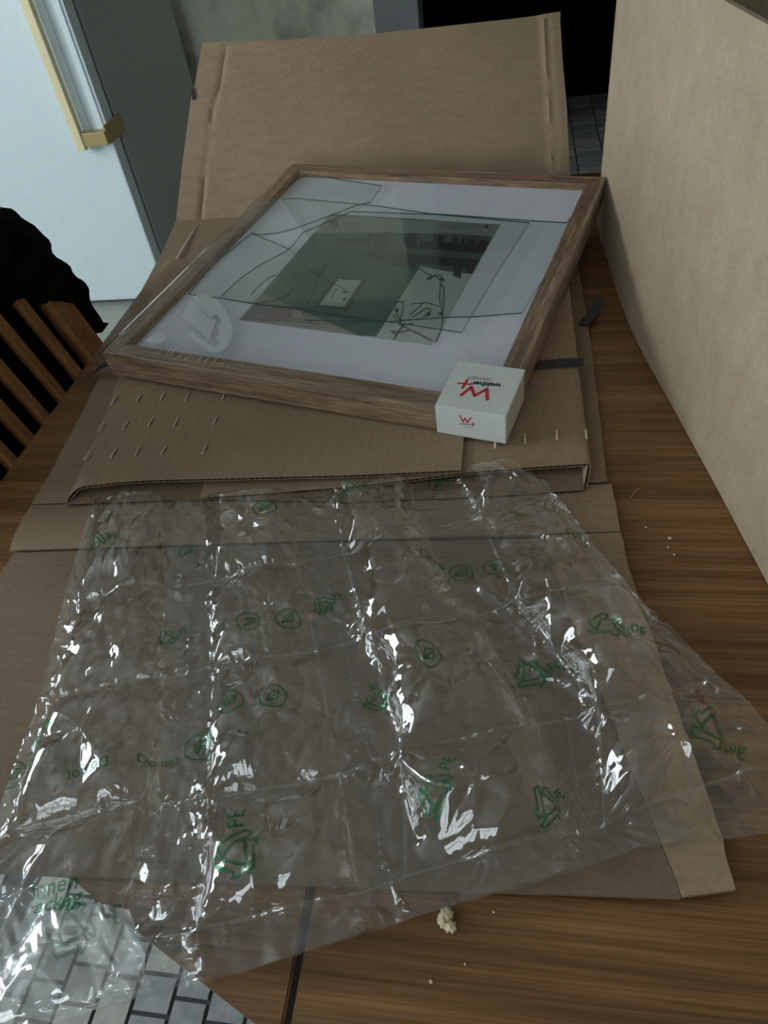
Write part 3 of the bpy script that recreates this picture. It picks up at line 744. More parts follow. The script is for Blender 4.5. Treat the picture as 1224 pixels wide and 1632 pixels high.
patch('printed_mark', [(480 + a / 3.709, 330 + b / 3.709) for a, b in ((194, 88), (216, 88), (218, 112), (206, 112))], 'p_mid')

# broken glass
M['glass'] = film_mat('pane_glass', (0.955, 0.972, 0.962), 0.012, 0.12, 0.02, 0.0)
M['glass_edge'] = simple('green_glass_edge', (0.02, 0.075, 0.055), 0.15, spec=0.8)
def shard(pts, z0, th_=0.0016):
    q = [loc(*p, ZM + z0) for p in pts]
    q = [(min(max(a[0], RW - .001), FW - RW + .001), min(max(a[1], RW - .001), FL - RW + .001)) for a in q]
    o = prism('glass_shard', q, ZM + z0, ZM + z0 + th_, M['glass'], pf)
    o.data.materials.append(M['glass_edge'])
    for p in o.data.polygons:
        if abs(p.normal.z) < 0.5: p.material_index = 1
    return o
shard([(609, 297), (591, 323), (566, 329), (541, 339), (506, 352), (467, 366), (440, 373), (413, 375), (400, 372), (380, 360), (440, 290), (500, 270)], 0.0030)
shard([(401, 373), (438, 388), (464, 400), (482, 424), (531, 453), (575, 476), (619, 498), (612, 513), (560, 507), (455, 491), (404, 484), (350, 476), (300, 470), (330, 420)], 0.0008)
shard([(482, 372), (470, 388), (462, 396), (455, 402), (438, 411), (413, 424), (391, 439), (372, 455), (350, 476), (404, 485), (460, 490), (655, 519), (736, 531), (790, 440), (844, 356), (700, 343), (560, 338)], 0.0052)
shard([(482, 504), (487, 511), (612, 514), (705, 507), (753, 506), (832, 500), (900, 430), (930, 340), (903, 356), (850, 353), (683, 341), (600, 329), (472, 317), (450, 319), (520, 420)], 0.0030)
shard([(404, 485), (435, 480), (460, 471), (465, 461), (457, 449), (440, 439), (425, 445), (400, 470)], 0.0075, 0.0012)

# shrink wrap: stretched over the top, rippled near the corners, turned down at the sides
M['wrap'] = film_mat('shrink_wrap', (0.96, 0.965, 0.96), 0.038, 0.45, 0.045, 0.006)
n, m_ = 130, 126
X = np.linspace(-0.0008, FW + 0.0008, m_); Y = np.linspace(-0.0008, FL + 0.0008, n)
gx, gy = np.meshgrid(X, Y)
inn = np.clip(np.minimum(np.minimum(gx - RW, FW - RW - gx), np.minimum(gy - RW, FL - RW - gy)) / 0.05, 0, 1)
dc = np.exp(-((gx - 0.02) ** 2 + (gy - 0.02) ** 2) / 0.05 ** 2) + 0.5 * np.exp(-((gx - 0.48) ** 2 + (gy - 0.02) ** 2) / 0.04 ** 2) + 0.5 * np.exp(-((gx - 0.03) ** 2 + (gy - 0.5) ** 2) / 0.05 ** 2)
gz = FD + 0.0007 - 0.0006 * inn + dc * 0.0009 * (np.abs(np.sin((gx - gy) * 170 + np.sin(gy * 60))) ) + 0.0002 * np.sin(gx * 31 + gy * 17)
P = np.stack([gx, gy, gz], 2)
V = P.reshape(-1, 3).tolist(); F = [(i * m_ + j, i * m_ + j + 1, (i + 1) * m_ + j + 1, (i + 1) * m_ + j) for i in range(n - 1) for j in range(m_ - 1)]
rim = [j for j in range(m_)] + [i * m_ + m_ - 1 for i in range(1, n)] + [(n - 1) * m_ + j for j in range(m_ - 2, -1, -1)] + [i * m_ for i in range(n - 2, 0, -1)]
o0 = len(V)
for r in rim: V.append([V[r][0], V[r][1], 0.001])
for k in range(len(rim)): F.append((rim[k], o0 + k, o0 + (k + 1) % len(rim), rim[(k + 1) % len(rim)]))
mesh('shrink_wrap', V, F, M['wrap'], pf, True)
M['wrap_milky'] = film_mat('wrap_highlight', (0.92, 0.93, 0.92), 0.10, 0.7, 0.2, 0.38, (0.80, 0.84, 0.83))  # reflections and highlights on the wrap, put into a milky colour
P4 = lambda a, b: loc(200 + a / 5.564, 440 + b / 5.564, FD)
def milky(pts, z=0.0016):
    q = [P4(*p) for p in pts]; bm = bmesh.new(); vs = [bm.verts.new((a[0], a[1], FD + z)) for a in q]; f = bm.faces.new(vs)
    bmesh.ops.triangulate(bm, faces=[f]); return bm_obj('wrap_wrinkle_sheen', bm, M['wrap_milky'], pf)
milky([(600, 190), (660, 172), (740, 180), (815, 225), (880, 300), (935, 400), (960, 490), (940, 580), (890, 655), (820, 690), (760, 690), (690, 650), (620, 590), (570, 535), (565, 500), (600, 485), (640, 540), (720, 600), (800, 640), (830, 600), (800, 560), (840, 520), (810, 450), (860, 430), (820, 340), (760, 380), (700, 330), (640, 230)])
milky([(565, 240), (600, 215), (660, 270), (700, 350), (760, 390), (810, 400), (780, 470), (745, 580), (660, 490), (580, 430), (500, 360), (540, 300)], 0.0012)
milky([(290, 505), (340, 520), (360, 560), (320, 600), (230, 600), (180, 580)], 0.0012)
for (a, b, c, d_) in ((350, 715, 435, 632), (385, 718, 470, 645), (445, 750, 520, 690), (505, 765, 575, 718), (625, 780, 700, 712), (690, 790, 765, 705), (770, 790, 850, 700), (840, 815, 880, 770), (1035, 835, 1058, 725), (290, 715, 330, 660), (905, 820, 925, 790), (0, 440, 90, 350), (-60, 560, 40, 470), (-110, 640, -10, 560)):
    bm = bmesh.new(); A_, B_ = P4(a, b), P4(c, d_); dd = B_ - A_; s = np.array([-dd[1], dd[0]]) / np.linalg.norm(dd) * 0.0006
    v = [bm.verts.new((*(A_), FD + .0014)), bm.verts.new((*((A_ + B_) / 2 + s), FD + .0022)), bm.verts.new((*(B_), FD + .0014)), bm.verts.new((*((A_ + B_) / 2 - s), FD + .0014))]
    bm.faces.new(v)
    bm_obj('wrap_crease_glint', bm, M['wrap_milky'], pf)  # pale sliver painted for the glint along a fold

# corner label card
lx0, ly1 = 0.4315, 0.0735
lb = bmesh.new()
add_box(lb, (lx0, -0.0016, FD + 0.0012), (FW + 0.0018, ly1, FD + 0.0024), 0.0004)
add_box(lb, (lx0, -0.0026, -0.001), (FW + 0.0018, -0.0014, FD + 0.0020), 0.0004)
add_box(lb, (FW + 0.0012, -0.0016, -0.001), (FW + 0.0024, ly1 - 0.006, FD + 0.0020), 0.0004)
lab = bm_obj('corner_label', lb, M['label'], pf); lab['label'] = 'white printed card wrapped round the near right corner'
LT = FD + 0.0024
P5 = lambda a, b: tuple(loc(680 + a / 7.2, 570 + b / 7.2, LT))
stroke([P5(395, 432), P5(510, 340), P5(550, 438), P5(690, 362), P5(694, 482)], 0.0034, LT, LT + 0.0003, M['red'], 'printed_letter', lab)
stroke([P5(360, 293), P5(515, 308)], 0.0022, LT, LT + 0.0003, M['red'], 'printed_plus', lab); stroke([P5(465, 258), P5(410, 350)], 0.0026, LT, LT + 0.00035, M['red'], 'printed_plus', lab)
def text(body, mat, par, o, ux, uy, width, height, name='printed_word', bold=0.0):
    cu = bpy.data.curves.new('t', 'FONT'); cu.body = body; cu.size = 1; cu.offset = bold; cu.resolution_u = 3
    t = bpy.data.objects.new('t', cu); C.objects.link(t); bpy.context.view_layer.update()
    me = bpy.data.meshes.new_from_object(t.evaluated_get(bpy.context.evaluated_depsgraph_get())); bpy.data.objects.remove(t); bpy.data.curves.remove(cu)
    xs_ = [v.co.x for v in me.vertices]; ys_ = [v.co.y for v in me.vertices]
    w_ = max(xs_) - min(xs_); x0_ = min(xs_); h_ = 0.72
    o = np.array(o); ux = np.array(ux); uy = np.array(uy)
    for v in me.vertices: v.co = Vector(o + ux * (v.co.x - x0_) / w_ * width + uy * v.co.y / h_ * height)
    me.materials.clear()
    return link(name, me, mat, par)
a = np.array(P5(862, 302)); b = np.array(P5(515, 272)); wd = np.linalg.norm(b - a); ux = (b - a) / wd; uy = np.array([-ux[1], ux[0]])
text('walther', M['ink'], lab, (*a, LT + 0.0003), (*ux, 0), (*uy, 0), wd, 0.0068, bold=0.03)
a = np.array(P5(745, 240)); b = np.array(P5(475, 218)); wd = np.linalg.norm(b - a); ux = (b - a) / wd; uy = np.array([-ux[1], ux[0]])
text('design', M['ink_grey'], lab, (*a, LT + 0.0003), (*ux, 0), (*uy, 0), wd, 0.0062)
def fr(a, b):                              # on the front face of the label
    p = hit(680 + a / 7.2, 570 + b / 7.2, org - eY * 0.0026, eY) - org; return np.array([p @ eX, p @ nFR])
def fstroke(pts, wd, mat, name):
    o = stroke([tuple(p) for p in pts], wd, 0, 0.0003, mat, name, lab)
    for v in o.data.vertices: v.co = Vector((v.co.x, -0.0026 - v.co.z, v.co.y))
fstroke([fr(385, 665), fr(418, 735), fr(440, 692), fr(470, 742), fr(508, 686)], 0.0013, M['red'], 'printed_letter')
fstroke([fr(515, 764), fr(550, 764)], 0.0010, M['red'], 'printed_plus'); fstroke([fr(534, 742), fr(530, 790)], 0.0010, M['red'], 'printed_plus')
a = fr(370, 755); b = fr(512, 772); text('walther', M['ink'], lab, (a[0], -0.0029, a[1] - .0005), ((b - a)[0] / np.linalg.norm(b - a), 0, (b - a)[1] / np.linalg.norm(b - a)), (0, 0, 1), np.linalg.norm(b - a), 0.0022)
a = fr(440, 792); b = fr(522, 802); text('design', M['ink_grey'], lab, (a[0], -0.0029, a[1] - .0005), ((b - a)[0] / np.linalg.norm(b - a), 0, (b - a)[1] / np.linalg.norm(b - a)), (0, 0, 1), np.linalg.norm(b - a), 0.002)

# ================================================================ CRUMBS
def crumb(px, py, r, label, n=1, z=TZ):
    bm = bmesh.new(); p = at(px, py, z)
    for k in range(n):
        rr = r * random.uniform(0.6, 1.0) if n > 1 else r
        off = np.array([random.uniform(-1, 1) * r * 1.0, random.uniform(-1, 1) * r * 1.6, 0]) if n > 1 else np.zeros(3)
        ret = bmesh.ops.create_icosphere(bm, subdivisions=3 if r > 0.002 else 1, radius=rr)
        for v in ret['verts']:
            q = v.co / rr; f = 1 + 0.25 * math.sin(q.x * 7 + k) * math.sin(q.y * 6 + k * 2) + 0.18 * math.sin(q.z * 9 + q.x * 5)
            v.co = v.co * f; v.co.z *= 0.75; v.co += Vector(p + off + (0, 0, rr * 0.7))
    lo = min(v.co.z for v in bm.verts)
    for v in bm.verts: v.co.z += z - lo
    o = bm_obj('crumb', bm, M['crumb'], None, r > 0.002); tag(o, label, 'crumb', 'crumbs on the table')
crumb(713, 1463, 0.0042, 'large puffy pale crumb at the bottom edge of the bubble film', 5)
crumb(687, 1565, 0.0013, 'small white crumb alone on the wood, nearest to the bottom of the photo')
crumb(741, 1537, 0.0008, 'tiny white speck of crumb right of and above the lone small white crumb')
crumb(787, 1454, 0.0009, 'tiny crumb just off the carton edge, right of the large puffy crumb')
crumb(1067, 859, 0.0018, 'pale crumb on bare wood beside the tall box, farthest of three in a line')
crumb(1064, 873, 0.0011, 'tiny middle crumb of the three in a line beside the tall box')
crumb(1074, 885, 0.0013, 'small crumb nearest the viewer of the three in a line beside the tall box')
crumb(1029, 841, 0.0011, 'small crumb between the carton edge and the three crumbs in a line')
bm = bmesh.new(); tube(bm, [at(1018, 778, TZ + .0006), at(1011, 785, TZ + .0022), at(1004, 794, TZ + .0006)], 0.0004, 6)
tag(bm_obj('paper_fibre', bm, M['edge']), 'thin pale paper fibre on the wood right of the sleeve corner', 'fibre')
random.seed(21)
# ================================================================ BUBBLE FILM
# Two welded sheets of clear film, half deflated: the upper sheet is relaxed as a stretched cloth grid
# (distance constraints, a little air pressure in each cushion, welds held down), which gives real puckers.
CP = [   # welded seams as read off the photograph (pixel, rows far -> near; 10 column borders left -> right)
 [(146, 803), (156, 802), (272, 797), (322, 795), (470, 790), (535, 782), (655, 770), (725, 757), (838, 748), (868, 765)],
 [(106, 935), (130, 960), (262, 939), (338, 928), (475, 903), (548, 884), (664, 846), (768, 828), (880, 798), (918, 830)],
 [(62, 1115), (84, 1118), (262, 1088), (338, 1064), (505, 1038), (585, 1018), (757, 985), (824, 968), (992, 942), (1034, 975)],
 [(-25, 1345), (20, 1333), (237, 1290), (335, 1272), (540, 1238), (642, 1203), (856, 1157), (950, 1138), (1122, 1100), (1195, 1120)],
 [(-290, 1560), (-175, 1555), (188, 1500), (325, 1490), (575, 1425), (645, 1398), (898, 1335), (962, 1318), (1180, 1240), (1262, 1200)],
 [(-330, 1660), (-200, 1650), (165, 1592), (330, 1566), (592, 1484), (662, 1460), (920, 1386), (1012, 1352), (1240, 1326), (1330, 1320)]]
FZ = TZ + 0.0105
def fz(y_px, x_px):
    z = FZ
    if y_px > 1440 and x_px < 330: z = TZ + 0.006
    if x_px < 230 and y_px > 1480: z = TZ + 0.002
    return z
CW = np.array([[at(a, b, fz(b, a)) for a, b in row] for row in CP])
# cell sizes -> grid resolution
STEP = 0.0013
rowlen = [np.mean(np.linalg.norm(CW[i + 1] - CW[i], axis=1)) for i in range(5)]
collen = [np.mean(np.linalg.norm(CW[:, j + 1] - CW[:, j], axis=1)) for j in range(9)]
rc = [max(2, int(round(l / STEP))) for l in rowlen]; cc = [max(2, int(round(l / STEP))) for l in collen]
RI = np.concatenate([[0], np.cumsum(rc)]); CI = np.concatenate([[0], np.cumsum(cc)])
NR, NC = RI[-1] + 1, CI[-1] + 1
def interp_grid():
    rt = np.interp(np.arange(NR), RI, np.arange(6)); ct = np.interp(np.arange(NC), CI, np.arange(10))
    G = np.zeros((NR, NC, 3))
    i0 = np.minimum(rt.astype(int), 4); fr_ = rt - i0; j0 = np.minimum(ct.astype(int), 8); fc = ct - j0
    for k in range(3):
        A = CW[:, :, k]
        G[:, :, k] = ((A[i0][:, j0] * (1 - fr_)[:, None] + A[i0 + 1][:, j0] * fr_[:, None]) * (1 - fc)[None] +
                      (A[i0][:, j0 + 1] * (1 - fr_)[:, None] + A[i0 + 1][:, j0 + 1] * fr_[:, None]) * fc[None])
    return G, rt, ct
G0, RT, CT = interp_grid()
chan = np.zeros(NC, bool)                     # channels between the cushion columns
for j in (0, 2, 4, 6, 8): chan[CI[j]:CI[j + 1] + 1] = True
for j in (1, 3, 5, 7): chan[CI[j] + 1:CI[j + 1]] = False
cush = (~chan)[None, :] & np.ones((NR, 1), bool)
cush = cush.copy()
for i in (0, 1, 2, 3, 4):
    cush[max(0, RI[i] - (1 if i else 0)):RI[i] + 2] = False
cush[RI[4]:] = False
weld = np.zeros((NR, NC), bool)
for i in (1, 2, 3, 4): weld[RI[i]] = True
for j in range(1, 9): weld[:, CI[j]] = True
weld[RI[4]:] = False; weld[RI[4]] = True
def blur(a, n=1, ax=(0, 1)):
    for _ in range(n):
        for x in ax: 
            p = np.concatenate([np.take(a, [0], x), a, np.take(a, [-1], x)], x)
            s = lambda k: np.take(p, np.arange(k, k + a.shape[x]), x)
            a = (s(0) + 2 * s(1) + s(2)) / 4
    return a
def relax(X, restx, resty, restd1, restd2, iters, press, floor_z, hold, seedamp, bend=0.03, wst=0.25):
    for it in range(iters):
        V = X.copy()
        X[..., 2] += press * cush * (0.6 + 0.4 * np.cos(it * 0.1))
        X[..., 2] -= 0.00002 * (~cush)
        def fix(A, B, R, k=0.5, tens=True):
            d = B - A; l = np.sqrt((d * d).sum(-1)) + 1e-9
            c = (l - R) / l * k
            if not tens: c = c * 0.35 + np.maximum(c, 0) * .65
            d *= c[..., None]; A += d; B -= d
        for s in (0, 1):
            fix(X[s:-1:2], X[s + 1::2], resty[s::2])
        for s in (0, 1):
            fix(X[:, s:-1:2], X[:, s + 1::2], restx[:, s::2])
        if it % 2 == 0:
            for s in (0, 1):
                fix(X[s:-1:2, :-1], X[s + 1::2, 1:], restd1[s::2], 0.4, False)
                fix(X[s:-1:2, 1:], X[s + 1::2, :-1], restd2[s::2], 0.4, False)
        if bend > 0:
            L = blur(X, 1); X += (L - X) * bend * (1 if it < iters * 0.7 else 0.25)
        # welds are pulled towards the lower sheet
        X[weld] += (hold[weld] - X[weld]) * wst
        X[..., :2] += (hold[..., :2] - X[..., :2]) * 0.01
        X[..., 2] = np.maximum(X[..., 2], floor_z)
        mom = 0.55; X += (X - V) * mom * (it < iters - 8)
    return X
t_f = time.time()
G = G0.copy()
slack_x = np.where(cush, 1.06, 1.03); slack_y = np.where(cush, 1.05, 1.08)
def vnoise(shape, n, seed):
    r = np.random.default_rng(seed); a = r.normal(size=shape); a = blur(a, n); return a / a.std()
sn = 1 + 0.014 * vnoise((NR, NC), 40, 3); 
lx = np.linalg.norm(np.diff(G0, axis=1), axis=-1) * (slack_x * sn)[:, 1:]
ly = np.linalg.norm(np.diff(G0, axis=0), axis=-1) * (slack_y * sn)[1:]
l1 = np.linalg.norm(G0[1:, 1:] - G0[:-1, :-1], axis=-1) * 1.055; l2 = np.linalg.norm(G0[1:, :-1] - G0[:-1, 1:], axis=-1) * 1.055
hold = G0.copy(); hold[..., 2] += 0.0015 + 0.0018 * vnoise((NR, NC), 60, 5)
# raised, crumpled spots where the seams cross the channels
for i in (1, 2, 3, 4):
    for j in range(1, 9):
        ii, jj = RI[i], CI[j]; d2 = ((np.arange(NR) - ii)[:, None] ** 2 + (np.arange(NC) - jj)[None] ** 2)
        hold[..., 2] += (0.004 + 0.004 * random.random()) * np.exp(-d2 / 30.0)
hold[..., 2] = np.maximum(hold[..., 2], G0[..., 2])
X = G0.copy(); X[..., 2] += 0.003 + 0.002 * vnoise((NR, NC), 6, 1) + 0.001 * vnoise((NR, NC), 1, 2)
X[..., :2] += 0.0006 * np.stack([vnoise((NR, NC), 3, 8), vnoise((NR, NC), 3, 9)], -1)
# each cushion holds a different amount of air
press = np.zeros((NR, NC))
for i in range(4):
    for j, c in enumerate((1, 3, 5, 7)): press[RI[i]:RI[i + 1], CI[c]:CI[c + 1]] = random.uniform(0.25, 1.0) * 0.00014
X = relax(X, lx, ly, l1, l2, 260, press, G0[..., 2], hold, 0)
# crumple: facets with sharp folds (triangulated random heights on a jittered lattice), finer and stronger in the channels and by the welds
def facets(sx, sy, seed, warp=0.35):
    r = np.random.default_rng(seed)
    s_m = RTm / sy; c_m = CTm / sx
    s_m = s_m + warp * np.sin(c_m * 1.7 + seed) + 0.25 * np.sin(c_m * 3.1 + 2 * seed); c_m = c_m + warp * np.sin(s_m * 1.9 + seed * 3)
    s_m = s_m - s_m.min() + 1; c_m = c_m - c_m.min() + 1
    H = r.normal(size=(int(s_m.max()) + 3, int(c_m.max()) + 3)); D = r.random(H.shape) > 0.5
    i = s_m.astype(int); j = c_m.astype(int); a = s_m - i; b = c_m - j
    h00, h01, h10, h11 = H[i, j], H[i, j + 1], H[i + 1, j], H[i + 1, j + 1]
    t1 = np.where(a + b < 1, h00 + (h10 - h00) * a + (h01 - h00) * b, h11 + (h01 - h11) * (1 - a) + (h10 - h11) * (1 - b))
    t2 = np.where(a > b, h00 + (h10 - h00) * a + (h11 - h10) * b, h00 + (h01 - h00) * b + (h11 - h01) * a)
    return np.where(D[i, j], t1, t2)
RTm = np.concatenate([[0], np.cumsum(np.linalg.norm(np.diff(G0, axis=0), axis=-1).mean(1))])[:, None] * np.ones((1, NC))
CTm = np.concatenate([[0], np.cumsum(np.linalg.norm(np.diff(G0, axis=1), axis=-1).mean(0))])[None] * np.ones((NR, 1))
dseam = np.min(np.stack([np.abs(np.arange(NR) - r) for r in RI[:5]]), 0)[:, None] * STEP
dcol = np.min(np.stack([np.abs(np.arange(NC) - c) for c in CI[1:-1]]), 0)[None] * STEP
nearw = np.exp(-dcol / 0.012) * np.ones((NR, 1)); nears = np.exp(-dseam / 0.006) * np.ones((1, NC))
inchan = blur((chan[None, :] * np.ones((NR, 1))).astype(float), 2)
X0s = X.copy()
X[..., 2] += 0.0048 * facets(0.045, 0.038, 4) * (1 - 0.5 * inchan)
X[..., 2] += 0.0030 * facets(0.020, 0.017, 5) * (0.18 + 0.9 * nearw + 0.7 * inchan) * (0.4 + 0.6 * (vnoise((NR, NC), 30, 31) > 0))
X[..., 2] += 0.0014 * facets(0.014, 0.0055, 6) * (0.03 + 0.7 * inchan + 0.55 * nearw ** 2)
X[..., 2] += 0.0014 * facets(0.0045, 0.012, 7) * (0.02 + 0.6 * nears + 0.3 * inchan)
for i in range(0, 5):                       # folds that fan out from where the welds cross, and from the middle of some cushions
    for j in range(0, 9):
        mid_ = (i < 4 and j in (1, 3, 5, 7))
        for kind in ((0, 1) if mid_ and random.random() < 0.8 else (0,)):
            if kind == 0: ry, cx_ = RTm[RI[i], 0], CTm[0, CI[j]]
            else: ry, cx_ = RTm[int(RI[i] * .45 + RI[i + 1] * .55), 0] + random.uniform(-.01, .01), CTm[0, (CI[j] + CI[j + 1]) // 2] + random.uniform(-.012, .012)
            dy, dx_ = RTm - ry, CTm - cx_; r_ = np.sqrt(dy ** 2 + dx_ ** 2) + 1e-5; th_ = np.arctan2(dy, dx_)
            k_ = random.choice((5, 6, 7, 9, 11)) if kind == 0 else random.choice((3, 4, 5)); ph = random.uniform(0, 6.28)
            tri = np.abs(((th_ * k_ / 6.2832 + ph + 0.08 * np.sin(th_ * 3 + ph)) % 1) - 0.5) * 4 - 1
            A_ = (0.0034 * np.exp(-r_ / 0.014) if kind == 0 else 0.0062 * np.exp(-r_ / 0.022)) * r_ / (r_ + 0.004) * random.uniform(.6, 1.3)
            X[..., 2] += A_ * tri
X[..., 2] = np.maximum(X[..., 2], G0[..., 2] + 0.0001 * facets(0.01, 0.01, 8) + 0.0002)
print('film sim', round(time.time() - t_f, 1), NR, NC)
def grid_mesh(name, X, mat, parent, smooth=True, mask=None):
    n, m_, _ = X.shape; V = X.reshape(-1, 3).astype(np.float32)
    a = (np.arange(n - 1)[:, None] * m_ + np.arange(m_ - 1)[None])
    F = np.stack([a, a + 1, a + m_ + 1, a + m_], -1).reshape(-1, 4)
    if mask is not None: F = F[mask.reshape(-1)]
    me = bpy.data.meshes.new(name); me.vertices.add(len(V)); me.vertices.foreach_set('co', V.ravel())
    me.loops.add(F.size); me.loops.foreach_set('vertex_index', F.astype(np.int32).ravel())
    me.polygons.add(len(F)); me.polygons.foreach_set('loop_start', np.arange(0, F.size, 4, dtype=np.int32)); me.polygons.foreach_set('loop_total', np.full(len(F), 4, np.int32))
    me.polygons.foreach_set('use_smooth', np.ones(len(F), bool)); me.update(calc_edges=True); me.validate()
    return link(name, me, mat, parent)
M['film'] = film_mat('air_cushion_film', (0.965, 0.97, 0.965), 0.068, 0.95, 0.06, 0.010, (0.75, 0.78, 0.77))
bf = empty('air_cushion_film', (-0.15, 0.33, FZ), 'sheet of clear half-deflated air cushions with green print, spread over the front of the cardboard', 'bubble wrap')
reparent(grid_mesh('upper_sheet', X, M['film'], bf), bf)
low = G0.copy(); low[..., 2] -= 0.0012 ; low[..., 2] += 0.0006 * vnoise((NR, NC), 12, 21)
reparent(grid_mesh('lower_sheet', low[::2, ::2], M['film'], bf), bf)
# welds: slightly milky strips that follow the upper sheet
M['weld'] = film_mat('weld_strip', (0.93, 0.94, 0.93), 0.06, 0.8, 0.12, 0.05, (0.78, 0.8, 0.79))
UP = 0.0003
def strip_mesh(name, mask, mat, lift=UP):
    n = NR * NC; F = []
    ii, jj = np.nonzero(mask[:-1, :-1] & mask[1:, :-1] & mask[:-1, 1:] & mask[1:, 1:])
    a = ii * NC + jj; Fq = np.stack([a, a + 1, a + NC + 1, a + NC], 1)
    used = np.unique(Fq); mp = -np.ones(n, int); mp[used] = np.arange(len(used))
    V = X.reshape(-1, 3)[used] + (0, 0, lift)
    o = mesh(name, V, mp[Fq], mat, None, True); return reparent(o, bf)
W1 = max(1, int(round(0.0016 / STEP)))
for i in (1, 2, 3, 4):
    mk = np.zeros((NR, NC), bool); mk[RI[i] - 1:RI[i] + 2] = True; strip_mesh('weld_strip', mk, M['weld'])
for j in range(1, 9):
    mk = np.zeros((NR, NC), bool); mk[:RI[4], CI[j] - 1:CI[j] + 2] = True; strip_mesh('weld_strip', mk, M['weld'])
for j in (2, 4, 6):                                        # perforation line down the middle of each channel
    c = (CI[j] + CI[j + 1]) // 2; mk = np.zeros((NR, NC), bool)
    for r in range(0, NR - 3, 4): mk[r:r + 3, c:c + 2] = True
    tag(strip_mesh('perforation', mk, M['weld'], 0.0005), kind='stuff')

# green print on the film
m = bpy.data.materials.new('green_print'); m.use_nodes = True; nt = m.node_tree; nt.nodes.clear()
o_ = nt.nodes.new('ShaderNodeOutputMaterial'); t_ = nt.nodes.new('ShaderNodeBsdfTransparent'); d_ = nt.nodes.new('ShaderNodeBsdfPrincipled'); x_ = nt.nodes.new('ShaderNodeMixShader')
d_.inputs['Base Color'].default_value = (0.010, 0.13, 0.055, 1); d_.inputs['Roughness'].default_value = 0.25; x_.inputs[0].default_value = 0.45
t_.inputs[0].default_value = (0.55, 0.85, 0.68, 1)
nt.links.new(t_.outputs[0], x_.inputs[1]); nt.links.new(d_.outputs[0], x_.inputs[2]); nt.links.new(x_.outputs[0], o_.inputs[0]); M['gprint'] = m
_d = G0 - CAM; _c = _d @ ROT
PXX = CX + FPX * _c[..., 0] / _c[..., 2]; PYY = CY + FPX * _c[..., 1] / _c[..., 2]
def film_at(r, c):
    r = min(max(r, 0), NR - 1.001); c = min(max(c, 0), NC - 1.001); i, j = int(r), int(c); a, b = r - i, c - j
    return X[i, j] * (1 - a) * (1 - b) + X[i + 1, j] * a * (1 - b) + X[i, j + 1] * (1 - a) * b + X[i + 1, j + 1] * a * b
def drape(name, V, F, px, py, ang, size):
    k = np.argmin((PXX - px) ** 2 + (PYY - py) ** 2); r0, c0 = divmod(int(k), NC)
    r0 = min(max(r0, 2), NR - 3); c0 = min(max(c0, 2), NC - 3)
    ey = np.linalg.norm(G0[r0 + 1, c0] - G0[r0 - 1, c0]) / 2; ex = np.linalg.norm(G0[r0, c0 + 1] - G0[r0, c0 - 1]) / 2
    ca, sa = math.cos(math.radians(ang)), math.sin(math.radians(ang)); out = []
    for x, y in V:
        x *= size; y *= size; u = x * ca - y * sa; v = x * sa + y * ca
        out.append(film_at(r0 - v / ey, c0 + u / ex) + (0, 0, 0.0006))
    return reparent(mesh(name, out, F, M['gprint'], None, True), bf)
def strokes2d(lines, wd):
    V, F = [], []
    for ln in lines:
        pts = [np.array(ln[0], float)]
        for a, b in zip(ln, ln[1:]):
            a = np.array(a, float); b = np.array(b, float); n = max(1, int(np.linalg.norm(b - a) / 0.12))
            pts += [a + (b - a) * (k + 1) / n for k in range(n)]
        L_, R_ = [], []
        for k, p in enumerate(pts):
            d = pts[min(k + 1, len(pts) - 1)] - pts[max(k - 1, 0)]; d = d / (np.linalg.norm(d) + 1e-9); s = np.array([-d[1], d[0]]) * wd / 2
            L_.append(p - s); R_.append(p + s)
        b0 = len(V); n = len(pts); V += L_ + R_; F += [(b0 + k, b0 + k + 1, b0 + n + k + 1, b0 + n + k) for k in range(n - 1)]
    return V, F
def arrows():
    L = []
    for k in range(3):
        a = math.radians(90 + 120 * k); R2 = lambda x, y: (x * math.cos(a) - y * math.sin(a), x * math.sin(a) + y * math.cos(a))
        L.append([R2(*p) for p in ((0.98, -0.12), (0.98, 0.16), (0.72, 0.34), (0.20, 0.64), (0.30, 0.82), (-0.08, 0.80), (-0.28, 0.46), (-0.10, 0.46), (0.02, 0.40), (0.66, 0.02), (0.98, -0.12))])
    return L
PE = [[(1.15, -.3), (1.15, .3), (1.38, .27), (1.42, .15), (1.38, .0), (1.15, 0)], [(1.85, .3), (1.58, .3), (1.58, -.3), (1.85, -.3)], [(1.58, 0), (1.8, 0)]]
def circ(cx, cy, r, n=18): return [(cx + r * math.cos(2 * math.pi * k / n), cy + r * math.sin(2 * math.pi * k / n)) for k in range(n + 1)]
leaf = [[(-.45, -.3), (-.1, .35), (.5, .4), (.3, -.2), (-.45, -.3)], [(-.5, -.45), (.3, .25)]]
for px, py, an, s in ((562, 799, -8, .0125), (398, 1381, 95, .0155), (962, 1036, -25, .0135), (268, 1018, 20, .0095), (845, 1075, 0, .013), (515, 967, 30, .010), (700, 1290, 60, .0125), (868, 1302, 35, .012), (1120, 1190, -30, .016), (62, 1200, 20, .013), (130, 1492, 15, .016), (165, 888, 10, .012), (600, 1120, 90, .010)):
    V, F = strokes2d(arrows() + PE, 0.13); drape('recycling_mark', V, F, px, py, an, s)
for px, py, an, s in ((378, 1139, 5, .011), (443, 1130, 5, .011), (403, 1006, 5, .0105), (462, 1001, 5, .0105), (690, 907, -20, .0105), (736, 915, -20, .0105), (785, 905, 60, .009), (430, 838, 0, .0115), (320, 1190, 40, .013), (12, 1235, 0, .011), (300, 880, 0, .009), (700, 772, 0, .010), (690, 1078, 0, .0095), (915, 870, 0, .010)):
    V, F = strokes2d([circ(0, 0, 0.92)] + leaf, 0.13); drape('round_mark', V, F, px, py, an, s)
